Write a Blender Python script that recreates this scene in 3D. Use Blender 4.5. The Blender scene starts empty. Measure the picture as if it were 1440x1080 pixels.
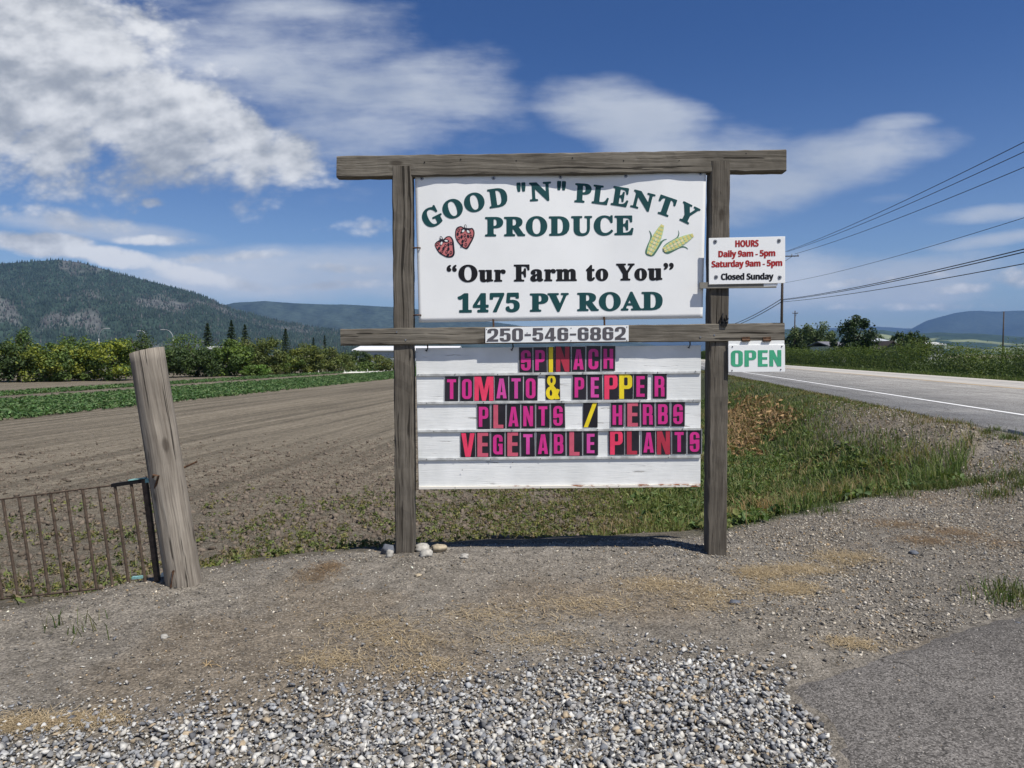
import bpy, bmesh, math, random
import numpy as np
from mathutils import Vector, Matrix
from mathutils.geometry import delaunay_2d_cdt
random.seed(7)
RNG = np.random.default_rng(11)
sc = bpy.context.scene
COL = sc.collection
R = math.radians

# ------------------------------------------------------------------ camera
EYE, FPX, PITCH = 1.70, 1000.0, math.atan(0.042)
cam = bpy.data.cameras.new('camera')
cam.sensor_width = 36.0; cam.lens = 25.0; cam.clip_start = 0.05; cam.clip_end = 60000
cam_o = bpy.data.objects.new('camera', cam); COL.objects.link(cam_o)
cam_o.location = (0, 0, EYE); cam_o.rotation_euler = (R(90) - PITCH, 0, 0)
sc.camera = cam_o

# ------------------------------------------------------------------ light
SUN_EL, SUN_AZ = R(59), R(47)          # azimuth measured from behind the camera towards the right
TO_SUN = Vector((math.cos(SUN_EL) * math.sin(SUN_AZ), -math.cos(SUN_EL) * math.cos(SUN_AZ), math.sin(SUN_EL)))
sun = bpy.data.lights.new('sun', 'SUN'); sun.energy = 4.2; sun.angle = R(0.53); sun.color = (1.0, 0.95, 0.87)
sun_o = bpy.data.objects.new('sun', sun); COL.objects.link(sun_o)
sun_o.rotation_euler = TO_SUN.to_track_quat('Z', 'Y').to_euler(); sun_o.location = (20, -20, 40)
vs = sc.view_settings
vs.view_transform = 'Standard'; vs.look = 'None'; vs.exposure = 0.47; vs.gamma = 1.0; vs.use_curve_mapping = False
sc.cycles.use_denoising = True
sc.cycles.max_bounces = 6; sc.cycles.transparent_max_bounces = 8; sc.cycles.volume_bounces = 0


class NT:
    """small helper that writes shader node expressions"""
    def __init__(s, tree):
        s.t = tree; s.n = tree.nodes; s.l = tree.links
    def new(s, typ, **kw):
        nd = s.n.new(typ)
        for k, v in kw.items(): setattr(nd, k, v)
        return nd
    def put(s, sock, v):
        if isinstance(v, bpy.types.NodeSocket): s.l.new(v, sock)
        elif v is not None:
            try: sock.default_value = v
            except Exception: sock.default_value = (v, v, v)
    def m(s, op, a, b=None, c=None, clamp=False):
        nd = s.new('ShaderNodeMath', operation=op); nd.use_clamp = clamp
        for i, v in enumerate((a, b, c)):
            if v is not None: s.put(nd.inputs[i], v)
        return nd.outputs[0]
    def ss(s, x, lo, hi, a=0.0, b=1.0):
        nd = s.new('ShaderNodeMapRange', interpolation_type='SMOOTHSTEP')
        s.put(nd.inputs[0], x)
        for i, v in enumerate((lo, hi, a, b)): s.put(nd.inputs[i + 1], v)
        return nd.outputs[0]
    def mix(s, f, a, b, mode='MIX'):
        nd = s.new('ShaderNodeMix', data_type='RGBA', blend_type=mode)
        s.put(nd.inputs[0], f)
        for i, v in ((6, a), (7, b)):
            if isinstance(v, (tuple, list)): v = tuple(v[:3]) + (1,)
            elif isinstance(v, (int, float)): v = (v, v, v, 1)
            s.put(nd.inputs[i], v)
        return nd.outputs[2]
    def noise(s, vec, scale, detail=4, rough=0.55, dist=0.0, out=0):
        nd = s.new('ShaderNodeTexNoise')
        if vec is not None: s.l.new(vec, nd.inputs['Vector'])
        nd.inputs['Scale'].default_value = scale; nd.inputs['Detail'].default_value = detail
        nd.inputs['Roughness'].default_value = rough; nd.inputs['Distortion'].default_value = dist
        return nd.outputs[out]
    def mapping(s, vec, loc=(0, 0, 0), rot=(0, 0, 0), scale=(1, 1, 1), typ='POINT'):
        nd = s.new('ShaderNodeMapping', vector_type=typ)
        s.l.new(vec, nd.inputs[0]); nd.inputs[1].default_value = loc; nd.inputs[2].default_value = rot; nd.inputs[3].default_value = scale
        return nd.outputs[0]
    def comb(s, x, y, z=0.0):
        nd = s.new('ShaderNodeCombineXYZ')
        for i, v in enumerate((x, y, z)): s.put(nd.inputs[i], v)
        return nd.outputs[0]


# ------------------------------------------------------------------ sky with clouds
world = bpy.data.worlds.new('World'); sc.world = world; world.use_nodes = True
w = NT(world.node_tree)
for nd in list(w.n): w.n.remove(nd)
sky = w.new('ShaderNodeTexSky', sky_type='NISHITA')
sky.sun_disc = False; sky.sun_elevation = SUN_EL
sky.sun_rotation = math.atan2(TO_SUN.x, TO_SUN.y)
sky.altitude = 400; sky.air_density = 1.0; sky.dust_density = 0.6; sky.ozone_density = 2.5
tc = w.new('ShaderNodeTexCoord')
sep = w.new('ShaderNodeSeparateXYZ'); w.l.new(tc.outputs['Generated'], sep.inputs[0])
den = w.m('MAXIMUM', w.m('ABSOLUTE', sep.outputs[1]), 0.12)
Us = w.m('DIVIDE', sep.outputs[0], den); Vs = w.m('DIVIDE', sep.outputs[2], den)
uv = w.comb(Us, Vs)
# cloud banks: (azimuth tangent x1000+720, elevation as 498-1000*tangent, radii, turn, weight)
CUMULUS = [(0, 60, 320, 210, -30, 1.75), (195, 160, 285, 105, -24, 1.35), (60, 235, 320, 45, 0, .66), (330, 205, 150, 55, -14, 1.05), (365, 246, 60, 18, 0, .7), (110, 250, 60, 18, 0, .7),
           (60, 305, 125, 20, -5, .6), (60, 344, 95, 22, -6, 1.35), (165, 364, 120, 17, -9, 1.2), (290, 392, 140, 15, -8, .95), (340, 362, 150, 9, 3, .62), (470, 402, 140, 9, 2, .72), (470, 378, 160, 9, -2, .55), (230, 340, 70, 7, 0, .5), (1300, 432, 220, 7, 0, .5), (1220, 396, 140, 6, 6, .45),
           (500, 325, 75, 18, 5, .5), (470, 262, 70, 11, 0, .40), (225, 287, 26, 9, 0, .5), (1425, 390, 46, 22, 12, 1.05), (1380, 404, 100, 9, 5, .55), (-420, 260, 420, 160, 0, .8), (1850, 330, 300, 60, 0, .4)]
VEIL = [(540, 150, 200, 70, 8, .85), (430, 110, 160, 90, -10, .55), (890, 178, 150, 62, -22, 1.15), (1000, 240, 130, 60, 0, .8), (1140, 245, 185, 50, 14, 1.05), (1255, 177, 60, 13, 4, .62), (1240, 282, 45, 9, 5, .5),
        (1380, 303, 100, 13, 5, .75), (1395, 338, 150, 11, 9, .75), (400, 15, 120, 26, -8, .7), (1180, 400, 330, 50, 3, 1.0), (700, 385, 380, 45, 0, .9), (420, 385, 290, 44, 3, 1.2), (150, 325, 160, 14, -6, .6), (300, 60, 330, 120, -20, .35)]
def field_of(BANKS):
    D = None
    for cx, cy, rx, ry, rot, amp in BANKS:
        v = w.mapping(uv, ((cx - 720) / 1000, (498 - cy) / 1000, 0), (0, 0, R(rot)), (rx / 1000, ry / 1000, 1), 'TEXTURE')
        vm = w.new('ShaderNodeVectorMath', operation='DOT_PRODUCT'); w.l.new(v, vm.inputs[0]); w.l.new(v, vm.inputs[1])
        d = w.m('MULTIPLY_ADD', vm.outputs['Value'], -amp, amp)
        D = d if D is None else w.m('SMOOTH_MAX', D, d, 0.2)
    return w.m('MAXIMUM', D, -1.2)
D1, D2 = field_of(CUMULUS), field_of(VEIL)
warp = w.noise(w.mapping(uv, scale=(1, 1.6, 1)), 2.2, 3, .5, 0, 1)
wv = w.new('ShaderNodeVectorMath', operation='MULTIPLY_ADD')
w.l.new(warp, wv.inputs[0]); wv.inputs[1].default_value = (.10, .05, 0); w.l.new(uv, wv.inputs[2])
uvw = wv.outputs[0]
n_big = w.noise(w.mapping(uvw, scale=(1, 1.7, 1)), 5.0, 9, .58)
n_shift = w.noise(w.mapping(uvw, (-.016, -.045, 0), scale=(1, 1.7, 1)), 5.0, 3, .5)
n_a = w.noise(w.mapping(uvw, scale=(1, 1.7, 1)), 5.0, 3, .5)
n_low = w.noise(w.mapping(uvw, scale=(1, 2.2, 1)), 2.6, 4, .5)
n_fine = w.noise(w.mapping(uvw, scale=(1, 1.8, 1)), 17, 8, .6)
streak = w.noise(w.mapping(uvw, rot=(0, 0, R(-7)), scale=(1, 4.6, 1)), 3.4, 7, .56)
def puffs(dx, dy):
    nd = w.new('ShaderNodeTexVoronoi', feature='SMOOTH_F1', voronoi_dimensions='2D')
    w.l.new(w.mapping(uvw, (dx, dy, 0), scale=(1, 1.55, 1)), nd.inputs['Vector'])
    nd.inputs['Scale'].default_value = 11; nd.inputs['Detail'].default_value = 3.5; nd.inputs['Roughness'].default_value = .55
    nd.inputs['Lacunarity'].default_value = 2.2; nd.inputs['Smoothness'].default_value = .35
    return nd.outputs['Distance']
puff = w.m('SUBTRACT', .55, puffs(0, 0)); puff2 = w.m('SUBTRACT', .55, puffs(-.008, -.022))
d1 = w.m('ADD', D1, w.m('MULTIPLY', w.m('SUBTRACT', n_big, .5), 1.9))
d1 = w.m('ADD', d1, w.m('MULTIPLY', puff, .75))
d1 = w.m('ADD', d1, w.m('MULTIPLY', w.m('SUBTRACT', n_fine, .5), .7))
c1 = w.m('MULTIPLY', w.ss(d1, -.12, .74), .95)
d2 = w.m('ADD', D2, w.m('MULTIPLY', w.m('SUBTRACT', streak, .5), 2.3))
d2 = w.m('ADD', d2, w.m('MULTIPLY', w.m('SUBTRACT', n_big, .5), 1.7))
d2 = w.m('ADD', d2, w.m('MULTIPLY', w.m('SUBTRACT', n_fine, .5), .45))
c2 = w.m('MULTIPLY', w.ss(d2, -.30, 1.15), .84)
lit = w.m('ADD', w.m('MULTIPLY', w.m('SUBTRACT', n_a, n_shift), 3.4), w.m('MULTIPLY', w.m('SUBTRACT', n_fine, .5), .35))
lit = w.m('ADD', lit, w.m('MULTIPLY', w.m('SUBTRACT', n_low, .5), 2.3))
lit = w.m('ADD', lit, w.m('MULTIPLY', w.m('SUBTRACT', puff, puff2), .7))
low = w.ss(Vs, 0.05, .22, 1.0, 0.0)
lit = w.m('ADD', w.ss(lit, -.75, .85), w.m('MULTIPLY', low, .30))
lit = w.m('MINIMUM', lit, 1.0)
col1 = w.mix(lit, (3.1, 3.35, 3.75), (7.5, 7.6, 7.75))
col2 = w.mix(w.ss(n_low, .3, .7), (4.3, 4.75, 5.5), (6.4, 6.7, 7.2))
up = w.ss(sep.outputs[2], -.01, .03)
tint = w.mix(w.ss(sep.outputs[2], .0, .42), (.74, .80, .92), (.27, .43, .70))
skyc = w.mix(w.m('MULTIPLY', c2, up), w.mix(1.0, sky.outputs[0], tint, 'MULTIPLY'), col2)
skyc = w.mix(w.m('MULTIPLY', c1, up), skyc, col1)
bg = w.new('ShaderNodeBackground'); w.l.new(skyc, bg.inputs[0]); bg.inputs[1].default_value = 0.085
wo = w.new('ShaderNodeOutputWorld'); w.l.new(bg.outputs[0], wo.inputs[0])


# ------------------------------------------------------------------ geometry helpers
def ray(px, py):
    a, b = (px - 720) / FPX, (540 - py) / FPX
    c, s = math.cos(PITCH), math.sin(PITCH)
    return Vector((a, c + b * s, -s + b * c))
def P(px, py, Y):
    d = ray(px, py); t = Y / d.y
    return Vector((d.x * t, Y, EYE + d.z * t))
def G(px, py, z=0.0):
    d = ray(px, py); t = (z - EYE) / d.z
    return Vector((d.x * t, d.y * t, z))

def mesh_np(name, V, F, mat, parent=None, col=None, smooth=False, per_face=None, mats=None):
    """V (n,3), F (m,k) uniform polygons"""
    V = np.asarray(V, np.float32); F = np.asarray(F, np.int32)
    me = bpy.data.meshes.new(name)
    k = F.shape[1]
    me.vertices.add(len(V)); me.vertices.foreach_set('co', V.ravel())
    me.loops.add(F.size); me.loops.foreach_set('vertex_index', F.ravel())
    me.polygons.add(len(F)); me.polygons.foreach_set('loop_start', np.arange(0, F.size, k, dtype=np.int32))
    if col is not None:
        at = me.color_attributes.new('Col', 'FLOAT_COLOR', 'POINT')
        c = np.ones((len(V), 4), np.float32); c[:, :col.shape[1]] = col
        at.data.foreach_set('color', c.ravel())
    for m_ in ([mat] if mats is None else mats): me.materials.append(m_)
    if per_face is not None: me.polygons.foreach_set('material_index', np.asarray(per_face, np.int32))
    me.update(calc_edges=True); me.validate()
    if smooth: me.polygons.foreach_set('use_smooth', np.ones(len(F), bool))
    return link(name, me, parent)

def link(name, me, parent=None):
    o = bpy.data.objects.new(name, me); COL.objects.link(o)
    if parent is not None: set_parent(o, parent)
    return o
def set_parent(o, p):
    o.parent = p
    o.matrix_parent_inverse = world_of(p).inverted()
def world_of(o):
    m = Matrix.LocRotScale(o.location, o.rotation_euler, o.scale)
    return (world_of(o.parent) @ o.matrix_parent_inverse @ m) if o.parent else m

def tag(o, label, cat, group=None, kind=None):
    o['label'] = label; o['category'] = cat
    if group: o['group'] = group
    if kind: o['kind'] = kind
    return o
def thing(name, label, cat, loc=(0, 0, 0), group=None):
    o = bpy.data.objects.new(name, None); COL.objects.link(o); o.location = loc; o.empty_display_size = .1
    return tag(o, label, cat, group)

class MB:
    """collects shapes in one bmesh, links as one object"""
    def __init__(s): s.b = bmesh.new()
    def hexa(s, c8):
        v = [s.b.verts.new(c) for c in c8]
        for f in ((0, 1, 2, 3), (7, 6, 5, 4), (0, 4, 5, 1), (1, 5, 6, 2), (2, 6, 7, 3), (3, 7, 4, 0)):
            s.b.faces.new([v[i] for i in f])
        return s
    def box(s, x0, y0, z0, x1, y1, z1):
        return s.hexa([(x0, y0, z0), (x1, y0, z0), (x1, y0, z1), (x0, y0, z1), (x0, y1, z0), (x1, y1, z0), (x1, y1, z1), (x0, y1, z1)])
    def slab(s, pix, Yf, depth):
        """quadrilateral seen at pixels pix (bl, br, tr, tl) on the plane y=Yf, extruded backwards"""
        f = [P(a, b, Yf) for a, b in pix]
        return s.hexa([tuple(p) for p in f] + [(p.x, p.y + depth, p.z) for p in f])
    def tube(s, pts, rad, n=8, cap=True):
        pts = [Vector(p) for p in pts]
        rad = [rad] * len(pts) if isinstance(rad, (int, float)) else rad
        rings = []; ref = Vector((0.31, 0.17, 0.93))
        for i, p in enumerate(pts):
            d = (pts[min(i + 1, len(pts) - 1)] - pts[max(i - 1, 0)]).normalized()
            a = d.cross(ref)
            if a.length < .05: a = d.cross(Vector((1, 0, 0)))
            a.normalize(); b = d.cross(a)
            rings.append([s.b.verts.new(p + rad[i] * (math.cos(2 * math.pi * k / n) * a + math.sin(2 * math.pi * k / n) * b)) for k in range(n)])
        for r0, r1 in zip(rings, rings[1:]):
            for k in range(n): s.b.faces.new((r0[k], r0[(k + 1) % n], r1[(k + 1) % n], r1[k]))
        if cap: s.b.faces.new(rings[0]); s.b.faces.new(list(reversed(rings[-1])))
        return s
    def disc(s, c, r, depth, n=12, ax='y'):
        c = Vector(c); return s.tube([c, c + Vector((0, -depth, 0))], [r, r * .86], n)
    def poly3(s, pts, faces):
        v = [s.b.verts.new(p) for p in pts]
        for f in faces:
            try: s.b.faces.new([v[i] for i in f])
            except ValueError: pass
        return s
    def bevel(s, w_, seg=1):
        bmesh.ops.bevel(s.b, geom=list(s.b.edges), offset=w_, segments=seg, affect='EDGES', profile=.6); return s
    def build(s, name, mat, parent=None, smooth=False):
        bmesh.ops.recalc_face_normals(s.b, faces=s.b.faces)
        me = bpy.data.meshes.new(name); s.b.to_mesh(me); s.b.free(); me.materials.append(mat)
        if smooth: me.polygons.foreach_set('use_smooth', np.ones(len(me.polygons), bool))
        return link(name, me, parent)

# value noise in numpy
_H = RNG.random((256, 256))
def vnoise(x, y, f=1.0, seed=0):
    x = np.asarray(x, float) * f + seed * 17.3; y = np.asarray(y, float) * f + seed * 5.7
    xi = np.floor(x).astype(int); yi = np.floor(y).astype(int); fx = x - xi; fy = y - yi
    fx = fx * fx * (3 - 2 * fx); fy = fy * fy * (3 - 2 * fy)
    h = lambda i, j: _H[i & 255, j & 255]
    return (h(xi, yi) * (1 - fx) + h(xi + 1, yi) * fx) * (1 - fy) + (h(xi, yi + 1) * (1 - fx) + h(xi + 1, yi + 1) * fx) * fy
def fbm(x, y, f=1.0, o=4, seed=0):
    t = 0; a = .5; s_ = 0
    for i in range(o):
        t = t + a * vnoise(x, y, f, seed + i); s_ += a; a *= .55; f *= 2.03
    return t / s_
def sstep(a, b, x):
    t = np.clip((np.asarray(x, float) - a) / (b - a), 0, 1); return t * t * (3 - 2 * t)

# ------------------------------------------------------------------ materials
def mat_new(name):
    m = bpy.data.materials.new(name); m.use_nodes = True
    t = NT(m.node_tree); b = t.n['Principled BSDF']
    return m, t, b
def plain(name, c, rough=.6, metal=0.0, var=.18, scale=20, bump=0.0, spec=.3):
    m, t, b = mat_new(name)
    g = t.new('ShaderNodeTexCoord').outputs['Object']
    n = t.noise(g, scale, 5, .6)
    f = t.ss(n, .3, .7)
    t.l.new(t.mix(f, tuple(x * (1 - var) for x in c), tuple(min(1, x * (1 + var)) for x in c)), b.inputs['Base Color'])
    b.inputs['Roughness'].default_value = rough; b.inputs['Metallic'].default_value = metal
    b.inputs['Specular IOR Level'].default_value = spec
    if bump:
        bp = t.new('ShaderNodeBump'); bp.inputs['Strength'].default_value = .6; bp.inputs['Distance'].default_value = bump
        t.l.new(n, bp.inputs['Height']); t.l.new(bp.outputs[0], b.inputs['Normal'])
    return m
def wood(name, axis, dark, light, knots=True):
    """weathered timber with grain running along axis (0 x, 2 z)"""
    m, t, b = mat_new(name)
    g = t.new('ShaderNodeTexCoord').outputs['Object']
    sc_ = [26, 26, 26]; sc_[axis] = 1.1
    s2 = [95, 95, 95]; s2[axis] = 2.2
    s3 = [42, 42, 42]; s3[axis] = .55
    wv_ = t.noise(g, 1.3, 2, .5, 0, 1)
    va = t.new('ShaderNodeVectorMath', operation='MULTIPLY_ADD'); t.l.new(wv_, va.inputs[0]); va.inputs[1].default_value = (.06, .06, .06); t.l.new(g, va.inputs[2])
    gv = va.outputs[0]
    n1 = t.noise(t.mapping(gv, scale=sc_), 1, 5, .6); n2 = t.noise(t.mapping(gv, scale=s2), 1, 4, .65)
    n3 = t.noise(t.mapping(gv, scale=s3), 1, 3, .5); n4 = t.noise(g, 2.3, 4, .55)
    f = t.m('ADD', t.m('MULTIPLY', n1, .5), t.m('MULTIPLY', n2, .5))
    c = t.mix(t.ss(f, .34, .66), dark, light)
    c = t.mix(t.ss(n4, .35, .7, 0, .45), c, tuple(x * .62 for x in dark))
    crack = t.m('MAXIMUM', t.ss(n3, .335, .37, 1, 0), t.m('MULTIPLY', t.ss(n2, .27, .31, 1, 0), .7))
    c = t.mix(t.m('MULTIPLY', crack, .8), c, (.012, .010, .008))
    h = t.m('SUBTRACT', f, t.m('MULTIPLY', crack, .7))
    if knots:
        vo = t.new('ShaderNodeTexVoronoi'); ks = [3.1, 3.1, 3.1]; ks[axis] = 1.3
        t.l.new(t.mapping(g, scale=ks), vo.inputs['Vector']); vo.inputs['Scale'].default_value = 1.6
        k = t.ss(vo.outputs['Distance'], .07, .15, 1, 0)
        c = t.mix(t.m('MULTIPLY', k, .6), c, (.03, .022, .016))
    t.l.new(c, b.inputs['Base Color']); b.inputs['Roughness'].default_value = .88; b.inputs['Specular IOR Level'].default_value = .15
    bp = t.new('ShaderNodeBump'); bp.inputs['Strength'].default_value = .9; bp.inputs['Distance'].default_value = .006
    t.l.new(h, bp.inputs['Height']); t.l.new(bp.outputs[0], b.inputs['Normal'])
    return m
def attr_mat(name, rough=.8, trans=0.0, noise=0.0, nscale=8, spec=.15, bump=0.0):
    m, t, b = mat_new(name)
    a = t.new('ShaderNodeAttribute', attribute_name='Col'); c = a.outputs['Color']
    if noise:
        g = t.new('ShaderNodeNewGeometry').outputs['Position']; n = t.noise(g, nscale, 4, .6)
        c = t.mix(1.0, c, t.mix(t.ss(n, .25, .75), 1 - noise, 1 + noise), 'MULTIPLY')
        if bump:
            bp = t.new('ShaderNodeBump'); bp.inputs['Strength'].default_value = .7; bp.inputs['Distance'].default_value = bump
            t.l.new(n, bp.inputs['Height']); t.l.new(bp.outputs[0], b.inputs['Normal'])
    t.l.new(c, b.inputs['Base Color']); b.inputs['Roughness'].default_value = rough; b.inputs['Specular IOR Level'].default_value = spec
    if trans:
        tr = t.new('ShaderNodeBsdfTranslucent'); t.l.new(t.mix(1.0, c, (1.15, 1.25, .55), 'MULTIPLY'), tr.inputs[0])
        mx = t.new('ShaderNodeMixShader'); mx.inputs[0].default_value = trans
        out = t.n['Material Output']; t.l.new(b.outputs[0], mx.inputs[1]); t.l.new(tr.outputs[0], mx.inputs[2]); t.l.new(mx.outputs[0], out.inputs[0])
    return m

M = {}
M['wood_v'] = wood('weathered_post_wood', 2, (.070, .060, .048), (.185, .165, .136))
M['wood_h'] = wood('weathered_beam_wood', 0, (.088, .077, .062), (.245, .222, .182))
M['wood_grey'] = wood('silvered_fence_wood', 2, (.146, .125, .102), (.35, .313, .262))
M['leaf'] = attr_mat('leaf', .55, .28, spec=.25)
M['blade'] = attr_mat('grass_blade', .6, .3, spec=.2)
M['stone'] = attr_mat('stone', .85, 0, .22, 60, bump=.002)
M['straw'] = attr_mat('straw', .8, .15)
M['rust'] = plain('rusty_iron', (.10, .055, .032), .8, .2, .45, 40, .002)
M['rustbar'] = plain('rusty_bar', (.088, .064, .047), .85, .1, .35, 30, .001)
M['teal'] = plain('teal_painted_metal', (.19, .37, .36), .6, .0, .35, 25, .001)
M['black_iron'] = plain('black_iron', (.012, .012, .013), .6, .3)
M['zinc'] = plain('zinc_screw', (.34, .34, .35), .4, .8, .2, 80)
M['white_plastic'] = plain('white_sign_face', (.85, .86, .85), .42, 0, .02, 3, 0, .35)
M['green_ink'] = plain('dark_green_vinyl', (.008, .062, .066), .5, 0, .08, 6)
M['black_ink'] = plain('black_vinyl', (.008, .008, .010), .5, 0, .1, 6)
M['grey_ink'] = plain('grey_vinyl', (.10, .095, .105), .6, 0, .15, 25)
M['red_ink'] = plain('red_vinyl', (.36, .018, .018), .5, 0, .08, 12)
M['open_ink'] = plain('faded_green_vinyl', (.06, .38, .21), .55, 0, .10, 10)
M['card'] = plain('black_letter_card', (.016, .013, .020), .35, 0, .3, 8, 0, .5)
M['card_edge'] = plain('clear_card_edge', (.52, .53, .55), .35, 0, .1, 8, 0, .5)
LET = {'magenta': (.62, .030, .25), 'pink': (.66, .07, .36), 'coral': (.82, .05, .13), 'salmon': (.58, .10, .16), 'red': (.42, .03, .06), 'yellow': (.85, .66, .02)}
for k_, c_ in LET.items(): M[k_] = plain(k_ + '_letter', c_, .4, 0, .1, 9, 0, .45)


def painted_boards():
    m, t, b = mat_new('weathered_white_paint')
    g = t.new('ShaderNodeTexCoord').outputs['Object']
    n1 = t.noise(t.mapping(g, scale=(2.2, 20, 38)), 1, 6, .68); n2 = t.noise(g, 3, 4, .6); n3 = t.noise(t.mapping(g, scale=(5, 60, 110)), 1, 4, .6)
    c = t.mix(t.ss(n2, .3, .7), (.72, .735, .72), (.85, .86, .845))
    flake = t.m('MULTIPLY', t.ss(n1, .615, .665), t.ss(n2, .42, .6))
    c = t.mix(t.m('MULTIPLY', flake, .75), c, (.16, .145, .13))
    c = t.mix(t.ss(n3, .62, .75, 0, .25), c, (.4, .4, .4))
    t.l.new(c, b.inputs['Base Color']); b.inputs['Roughness'].default_value = .7; b.inputs['Specular IOR Level'].default_value = .2
    bp = t.new('ShaderNodeBump'); bp.inputs['Strength'].default_value = .8; bp.inputs['Distance'].default_value = .004
    t.l.new(t.m('SUBTRACT', t.m('MULTIPLY', n3, .6), flake), bp.inputs['Height']); t.l.new(bp.outputs[0], b.inputs['Normal'])
    return m
M['paint'] = painted_boards()
def rusty_strip():
    m, t, b = mat_new('white_strip_with_rust')
    g = t.new('ShaderNodeTexCoord').outputs['Object']
    sp = t.new('ShaderNodeSeparateXYZ'); t.l.new(g, sp.inputs[0])
    n = t.noise(t.mapping(g, scale=(9, 9, 30)), 1, 5, .65)
    f = t.ss(t.m('ADD', n, t.m('MULTIPLY', sp.outputs[0], .07)), .56, .68)
    t.l.new(t.mix(f, (.72, .69, .62), (.24, .085, .03)), b.inputs['Base Color']); b.inputs['Roughness'].default_value = .7
    return m
M['ruststrip'] = rusty_strip()

# ------------------------------------------------------------------ terrain
TH = math.atan(160 / 1000)              # road heading, right of the view axis
DU = np.array([math.sin(TH), math.cos(TH)]); DV = np.array([math.cos(TH), -math.sin(TH)])
def uv_of(x, y): return x * DU[0] + y * DU[1], x * DV[0] + y * DV[1]
def xy_of(u, v): return u * DU[0] + v * DV[0], u * DU[1] + v * DV[1]
PADX = [-60, -12, -6, -3.33, -2.41, -1.65, -.99, -.49, .5, 1.84, 3.07, 4.0, 4.9, 5.8, 7.0, 8.2, 60]
PADY = [1, 2.6, 3.9, 4.63, 5.54, 5.9, 6.1, 6.2, 6.36, 6.62, 7.45, 8.2, 8.7, 9.0, 10.6, 12.6, 90]
def pad_edge(x): return np.interp(x, PADX, PADY)
Z_FIELD, Z_ROAD = -.75, .45
def height(x, y, fine=True):
    x = np.asarray(x, float); y = np.asarray(y, float)
    u, v = uv_of(x, y)
    e = y - pad_edge(x) + .22 * (fbm(x, y, 1.7, 3, 5) - .5)
    rise = .36 * sstep(3.6, 6.1, v)
    pad = rise + .05 * (fbm(x, y, .5, 3, 1) - .5) + .03 * (fbm(x, y, 2.4, 3, 2) - .5) + .02 * np.exp(-((e + .35) / .3) ** 2)
    fall = .09 * sstep(0, .6, e) + .70 * sstep(.5, 1.9, e)
    field = np.maximum(pad - fall * 1.02, Z_FIELD)
    near = np.exp(-np.clip(y - 6, 0, None) / 16)
    rough = (fbm(x, y, 1.1, 4, 3) - .5) * .22 * sstep(.4, 2, e) * near
    field = field + rough + .075 * (fbm(x, y, 5.5, 3, 4) - .5) * sstep(.5, 1.5, e) * near
    bank = Z_FIELD + (Z_ROAD - .03 - Z_FIELD) * sstep(2.9, 5.7, v + .5 * (fbm(x, y, .35, 3, 9) - .5))
    bank = bank + .26 * (fbm(x, y, .8, 4, 12) - .42) * sstep(3.8, 4.6, v) * (1 - sstep(5.6, 6.1, v))
    z = np.where(e > 0, np.maximum(field, bank), pad)
    inside = sstep(6.15, 6.35, v) * (1 - sstep(17.8, 18.1, v))
    z = np.where(v > 6.1, (Z_ROAD - .03) * np.ones_like(z), z) - .12 * inside
    z = np.where(v > 18.0, Z_ROAD - .03 - .30 * sstep(18.1, 20.5, v), z)
    if fine: z = z + .012 * (fbm(x, y, 9, 2, 21) - .5) * near * (1 - inside)
    return z

def gsp(a, b, first, grow):
    out = [a]; s_ = first
    sg = 1 if b > a else -1
    while (b - out[-1]) * sg > 0: out.append(out[-1] + sg * s_); s_ *= grow
    out[-1] = b
    return out
vs_ = np.unique(np.round(np.array(gsp(-8, -16000, .08, 1.13)[1:] + list(np.arange(-8, 6.2, .075)) + [6.2, 6.35, 7, 9, 12, 15, 17.7, 17.9, 18.05, 18.3] + list(np.arange(18.6, 22, .4)) + gsp(22, 16000, .5, 1.25)), 4))
us_ = np.unique(np.round(np.array(gsp(.6, -600, .2, 1.35)[1:] + list(np.arange(.6, 13, .075)) + gsp(13, 17000, .09, 1.05)), 4))
UU, VV = np.meshgrid(us_, vs_, indexing='ij')
XX, YY = xy_of(UU, VV)
ZZ = height(XX, YY)
E_ = YY - pad_edge(XX) + .22 * (fbm(XX, YY, 1.7, 3, 5) - .5)

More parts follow.
